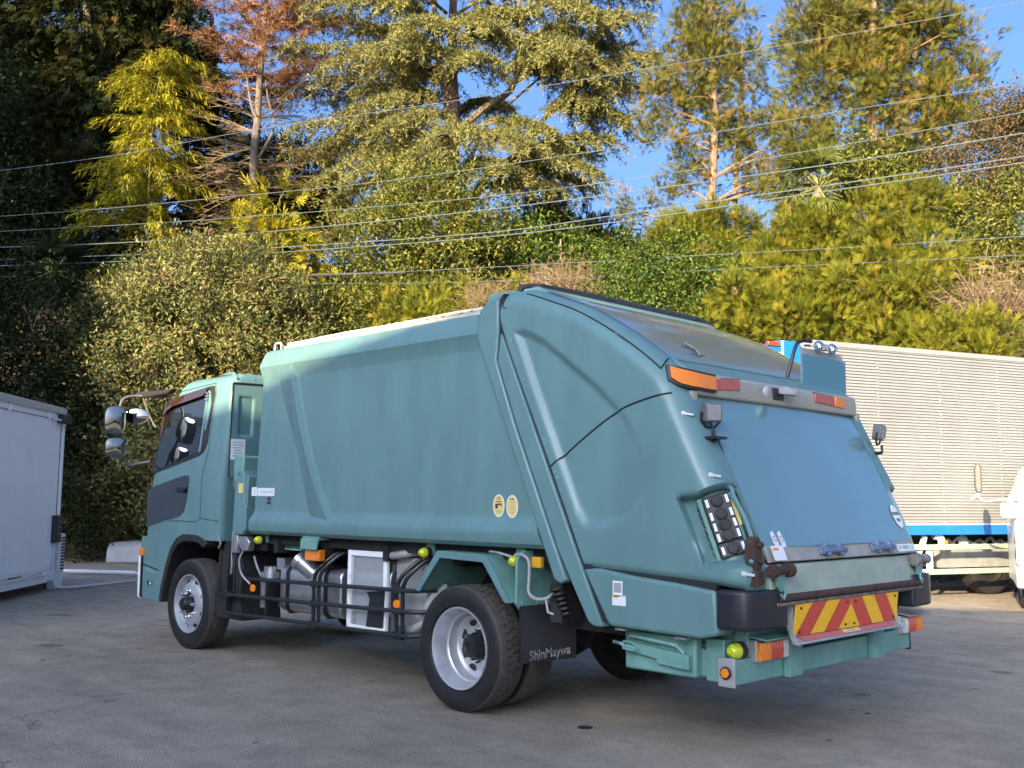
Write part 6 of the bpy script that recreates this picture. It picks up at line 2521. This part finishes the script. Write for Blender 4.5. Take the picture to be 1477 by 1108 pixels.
# --- hedge and bushes in front of the bank
HG = 'bushes along the foot of the bank'
plant('evergreen_shrub', 'tall glossy evergreen bush with small leaves right of the round tree', 'bush', 27, [(625, 320, 80, 75), (560, 360, 70, 60), (690, 330, 55, 60), (610, 265, 45, 28), (650, 390, 90, 70), (560, 420, 70, 60), (610, 480, 120, 70)], 'broad', HG, r=.30, per=20, dens=3.2, Ln=.13, W=.052, tuft=.62, lm='broad', trunk_r=.12)
plant('evergreen_shrub', 'dark bush between the tall glossy bush and the twiggy thicket', 'bush', 28, [(785, 345, 56, 36), (850, 378, 52, 38), (770, 380, 50, 60), (830, 420, 60, 50)], 'broad', HG, r=.42, per=34, dens=5.5, Ln=.13, W=.055, lm='box', trunk_r=.1)
plant('cypress_shrub', 'bright yellow-green bush just left of the tailgate crest', 'bush', 24, [(650, 448, 55, 35), (705, 440, 40, 30), (610, 470, 60, 40), (660, 500, 90, 60)], 'spray', HG, r=.18, per=12, dens=4.6, Ln=.17, W=.018, blades=5, spread=.55, tuft=.46, lm='cypress', trunk_r=.07)
plant('evergreen_shrub', 'olive bush with light leaf tips left of the bright yellow-green bush', 'bush', 25, [(525, 420, 60, 50), (480, 460, 50, 50), (560, 460, 50, 40), (520, 520, 90, 70)], 'broad', HG, r=.28, per=20, dens=3.2, Ln=.12, W=.048, tuft=.55, lm='broad', trunk_r=.08)
plant('boxwood_shrub', 'dense rounded boxwood with fresh green leaves above the tailgate slope', 'bush', 22.5, [(960, 400, 75, 48), (1010, 370, 60, 38), (905, 430, 50, 40), (1010, 440, 70, 42), (930, 365, 40, 28), (970, 490, 110, 70)], 'broad', HG, r=.22, per=20, dens=4.5, Ln=.085, W=.042, tuft=.48, lm='box', trunk_r=.07)
for lab, blobs, dd in (
        ('golden cypress bush between the boxwood and the palm', [(1010, 335, 70, 26), (955, 330, 45, 22), (1085, 345, 60, 30), (1000, 370, 90, 40)], 25.5),
        ('golden cypress bush directly under the palm', [(1150, 345, 70, 42), (1195, 335, 50, 30), (1120, 385, 60, 40), (1170, 400, 80, 50)], 24),
        ('tallest golden cypress bush right of the palm', [(1285, 312, 62, 42), (1325, 300, 40, 34), (1250, 340, 55, 42), (1310, 360, 70, 46)], 23.5),
        ('golden cypress bush with brown inner twigs above the silver truck', [(1140, 440, 72, 42), (1090, 425, 48, 38), (1190, 430, 50, 40), (1150, 490, 100, 50), (1060, 470, 50, 40)], 21.5),
        ('golden cypress bush in the middle of the hedge above the silver truck', [(1250, 410, 62, 50), (1290, 440, 60, 48), (1220, 460, 60, 40), (1270, 510, 90, 50)], 20.8),
        ('golden cypress bush left of the bare brown thicket', [(1340, 385, 58, 48), (1370, 420, 46, 40), (1330, 450, 46, 40), (1350, 510, 80, 50)], 21.8),
        ('lowest golden cypress bush touching the silver truck roofline', [(1385, 482, 48, 34), (1345, 500, 42, 26), (1420, 505, 40, 30), (1380, 540, 70, 50)], 19.6)):
    plant('cypress_shrub', lab, 'bush', dd, blobs, 'spray', HG, r=.16, per=12, dens=4.6, Ln=.17, W=.017, blades=5, spread=.55, tuft=.46, lm='cypress', trunk_r=.06, n_limb=24, lift=.5, inner=.3, bark='twig')


plant('evergreen_shrub', 'broad evergreen bush beyond the right edge, past the brown thicket', 'bush', 21.5, [(1575, 390, 90, 90), (1640, 440, 80, 80), (1560, 480, 80, 70)], 'broad', HG, r=.28, per=16, dens=2.4, Ln=.13, W=.05, tuft=.6, lm='broad', trunk_r=.08)
plant('evergreen_shrub', 'farthest right evergreen bush, beyond the edge of the photo', 'bush', 22.5, [(1770, 400, 110, 110), (1850, 450, 90, 90), (1720, 480, 80, 80)], 'broad', HG, r=.28, per=14, dens=2.2, Ln=.14, W=.055, tuft=.65, lm='box', trunk_r=.08)


# --- palms
def palm(label, px, py, d, scale, lm):
    base = gpt(px, d)
    lat = (Vector((base.x, base.y, 0)) - Vector((CAM[0], CAM[1], 0))).dot(Vector(RTH))
    base.z = bank_z(d, lat)
    top = at(px, py, d)
    root = empty('fan_palm', base)
    tag(root, label, 'palm')
    mb = MB()
    mb.tube([(0, 0, -.3), Vector((0, 0, (top.z - base.z) * .5)), Vector((0, 0, top.z - base.z))], [.11 * scale + .03, .10 * scale + .02, .09], 8)
    mb.obj('trunk', M['twig'], root)
    for k_ in range(26):
        az = 2 * math.pi * k_ / 17 * 3.1 + random.uniform(-.3, .3)
        el = [1.15, .8, .45, .1, -.3, -.65, -1.0, -1.25][k_ % 8] + random.uniform(-.15, .15)
        dv = Vector((math.cos(az) * math.cos(el), math.sin(az) * math.cos(el), math.sin(el)))
        pl_ = .62 * scale
        tip = Vector((0, 0, top.z - base.z)) + dv * pl_
        mb = MB()
        mb.tube([(0, 0, top.z - base.z), tip], [.018, .010], 4)
        fro = mb.obj('frond', M['culm'], root, smooth=None)
        side = dv.cross(Vector((0, 0, 1))).normalized()
        lv = Leaves()
        n = 26
        th = np.linspace(-2.0, 2.0, n)
        D_ = np.array([(dv * math.cos(t) + side * math.sin(t)) for t in th]) + unit(n) * .06 - UPZ * .10
        up_ = np.array(side.cross(dv))
        P_ = np.array([np.array(tip)] * n)
        l_ = .62 * scale * (1 - .25 * np.abs(th) / 2) * rng.uniform(.9, 1.08, n)
        D_ = norm(D_)
        lv.add(P_, D_, np.array([up_] * n) + unit(n) * .25, l_ * .62, .050 * scale, .2, wide=.8)
        P2 = P_ + D_ * (l_ * .55)[:, None]
        lv.add(P2, norm(D_ - UPZ * .55), np.array([up_] * n) + unit(n) * .25, l_ * .5, .042 * scale, .2, wide=.3)
        lv.obj('blade', L[lm], fro, (0, 0, 0))


palm('fan palm with stiff pointed fronds in front of the tall broad cypress', 1192, 270, 24.1, 1.1, 'palm')
palm('shaded fan palm behind the dark bush at the left', 55, 392, 26, 1.0, 'dark')


# --- bare thickets
def thicket(label, px, py, rx, ry, d, n, m, leafm=None, nl=0, r0=.010):
    c = Vector(at(px, py, d))
    k = d / FPX
    lat = (Vector((c.x, c.y, 0)) - Vector((CAM[0], CAM[1], 0))).dot(Vector(RTH))
    base = Vector((c.x, c.y, max(0, bank_z(d, lat))))
    root = empty('bare_shrub', base)
    tag(root, label, 'bush', HG)
    mb, lv = MB(), Leaves()
    R3 = Vector(RTH)
    for i in range(n):
        a = c + R3 * random.uniform(-.7, .7) * rx * k + Vector(FWH) * random.uniform(-.5, .5) * rx * k
        a.z = c.z - ry * k * random.uniform(.5, 1.0)
        dirv = Vector((random.gauss(0, .5), random.gauss(0, .5), random.uniform(.4, 1.1))).normalized()
        ln = ry * k * random.uniform(.8, 1.7)
        bend = Vector((random.gauss(0, .3), random.gauss(0, .3), random.uniform(-.5, .1))) * ln * .5
        pts = [a + dirv * ln * t + bend * t * t for t in (0, .25, .5, .75, 1)]
        rr = r0 * random.uniform(.6, 1.7)
        mb.tube([p - base for p in pts], [rr * (1 - .7 * t) for t in (0, .25, .5, .75, 1)], 3, cap=False)
        for q in range(5):
            t = random.uniform(.25, .95)
            s0 = a + dirv * ln * t + bend * t * t
            e = s0 + Vector((random.gauss(0, 1), random.gauss(0, 1), random.gauss(.3, .6))).normalized() * random.uniform(.15, .55)
            m_ = s0.lerp(e, .5) + Vector((random.gauss(0, .05), random.gauss(0, .05), .03))
            mb.tube([s0 - base, m_ - base, e - base], [rr * .5, rr * .4, rr * .2], 3, cap=False)
            if nl and random.random() < nl:
                lv.add(np.array([e]), unit(1), unit(1), .10, .05)
    if base.z < c.z - ry * k:
        for i in range(7):
            a = c + R3 * random.uniform(-.5, .5) * rx * k
            a.z = c.z - ry * k * .6
            mb.tube([base + Vector((random.uniform(-.2, .2), random.uniform(-.2, .2), -.1)) - base, a - base], [.02, .012], 4, cap=False)
    tag(mb.obj('twigs', M[m], root, smooth=None), kind='stuff')
    if lv.parts:
        lv.obj('leaves', L[leafm], root, base)


thicket('bare brown twiggy thicket at the right edge above the silver truck', 1440, 425, 62, 85, 20.5, 170, 'twig', 'litter', .5, .013)
thicket('pale tangled bare thicket above the tailgate crest', 815, 405, 85, 40, 25, 260, 'twig', None, 0)
thicket('thin pale twigs sticking out of the bush left of the tailgate crest', 705, 425, 40, 40, 23.5, 90, 'twig', None, 0, .008)

# --- a grove out to the left that keeps that corner of the yard in shade
for i, (x, y, h, rr) in enumerate(((3.6, 28.5, 11.6, 2.0), (6.6, 28.0, 14.2, 2.3), (9.6, 28.6, 18.0, 2.6), (13.0, 28.0, 22.5, 3.0), (17.5, 28.5, 26.0, 3.4))):
    root = empty('cedar_tree', (x, y, 0))
    tag(root, ['lowest', 'second lowest', 'middle-sized', 'second tallest', 'tallest'][i] + ' cedar of the grove beyond the left side of the yard', 'tree', 'grove left of the yard')
    bl = [(np.array((x + random.uniform(-.4, .4), y + random.uniform(-.4, .4), h * f)), (rr * w, rr * w, h * .15)) for f, w in ((.2, 1.0), (.38, 1.05), (.55, .95), (.72, .75), (.87, .5))]
    Cn, On = clump_points(bl, 1.7, .5)
    lv = Leaves()
    fill_spray(lv, Cn, On, .9, 5, .9, .32, 4)
    lv.obj('crown', L['cedar'], root, (x, y, 0))
    mb = MB()
    mb.tube([(0, 0, -.2), (0, 0, h * .95)], [.25, .05], 8)
    mb.obj('trunk', M['bark'], root)

# --- overhead cables
CG = 'overhead cables crossing in front of the trees'


def cable(label, pts, r, m=M['cable'], d0=27.5, d1=19.0, sleeve=None):
    ps = []
    for px, py in pts:
        ps.append(at(px, py, d0 + (d1 - d0) * px / 1477))
    c = resample(ps, 60)
    o0 = c[30].copy()
    root = empty('overhead_cable', o0)
    tag(root, label, 'cable', CG)
    mb = MB()
    mb.tube([p - o0 for p in c], r * .45, 6)
    mb.obj('wire', m, root)
    if sleeve:
        mb = MB()
        q = [at(px, py, d0 + (d1 - d0) * px / 1477) - o0 for px, py in sleeve]
        mb.tube(q, r * 2.6, 8)
        mb.obj('sleeve', M['cabledark'], root)


cable('topmost thin cable rising to the upper right corner', [(-40, 251), (160, 225), (370, 187), (640, 148), (940, 98), (1200, 53), (1340, 28), (1520, -6)], .016)
cable('second cable from the top, running below the topmost thin cable', [(-40, 315), (140, 302), (310, 286), (550, 262), (820, 224), (1000, 196), (1230, 158), (1520, 114)], .017)
cable('third cable from the top', [(-40, 336), (300, 317), (700, 284), (1000, 245), (1250, 203), (1520, 154)], .017)
cable('fourth cable from the top, a thicker bluish one', [(-40, 358), (160, 351), (345, 338), (700, 303), (1130, 247), (1430, 200), (1520, 184)], .025)
cable('upper one of the two close-set cables below the middle', [(-40, 376), (200, 367), (400, 357), (700, 336), (880, 312), (1140, 275), (1330, 248), (1520, 219)], .025)
cable('lower one of the two close-set cables below the middle', [(-40, 385), (200, 376), (420, 363), (690, 343), (900, 319), (1150, 282), (1340, 255), (1520, 228)], .025)
cable('second lowest cable with a black sleeve right of the round tree', [(-40, 399), (200, 399), (440, 397), (700, 386), (1000, 369), (1240, 356), (1520, 338)], .014, sleeve=[(445, 397), (515, 395.5), (585, 393)])
cable('lowest thin cable just above the truck', [(300, 408), (560, 409), (830, 401), (1000, 391), (1250, 379), (1520, 366)], .012)

# --- low growth all over the bank
n = 42000
lat = rng.uniform(-20, 16, n)
t = rng.uniform(1.0, 24, n)
pp = np.array([tuple(dl(bank_start(a) + b, a, bank_z(bank_start(a) + b, a))) for a, b in zip(lat, t)])
pp[:, 2] += rng.random(n) ** 1.5 * (.5 + .5 * (np.sin(lat * 1.3 + t) * np.cos(t * .9) > -.2)) * 1.3
lv = Leaves()
lv.add(pp, unit(n) * .8 + UPZ * .4, norm(UPZ * .6 + unit(n)), rng.uniform(.14, .30, n), rng.uniform(.06, .13, n))
o = lv.obj('undergrowth', L['broad'], None, (0, 0, 0))
tag(o, 'low green undergrowth covering the wooded bank', 'undergrowth', kind='stuff')

# --- dead leaves at the foot of the bank, grit and leaves on the asphalt
n = 5200
lat = rng.uniform(-16, 12, n)
t = rng.exponential(.9, n) - .55
pp = np.zeros((n, 3))
for i in range(n):
    d = bank_start(lat[i]) + t[i]
    p = dl(d, lat[i], max(.006, bank_z(d, lat[i]) + .03))
    pp[i] = p
lv = Leaves()
lv.add(pp, unit(n) * np.array((1, 1, .25)), norm(UPZ + unit(n) * .35), rng.uniform(.05, .13, n), rng.uniform(.03, .06, n))
o = lv.obj('leaf_litter', L['litter'], None, (0, 0, 0))
tag(o, 'dead brown leaves lying along the foot of the bank', 'leaf litter', kind='stuff')
n = 420
d = rng.uniform(4.5, 22, n)
lt_ = rng.uniform(-.55, .55, n) * d
pp = np.array([dl(a, b, .006) for a, b in zip(d, lt_)])
lv = Leaves()
sz = rng.uniform(.008, .028, n) * np.where(rng.random(n) < .12, 2.2, 1)
lv.add(pp, unit(n) * np.array((1, 1, .1)), norm(UPZ + unit(n) * .15), sz, sz * .6)
o = lv.obj('scattered_leaves', L['litter'], None, (0, 0, 0))
tag(o, 'tiny dead leaves and grit scattered on the asphalt', 'leaf litter', kind='stuff')
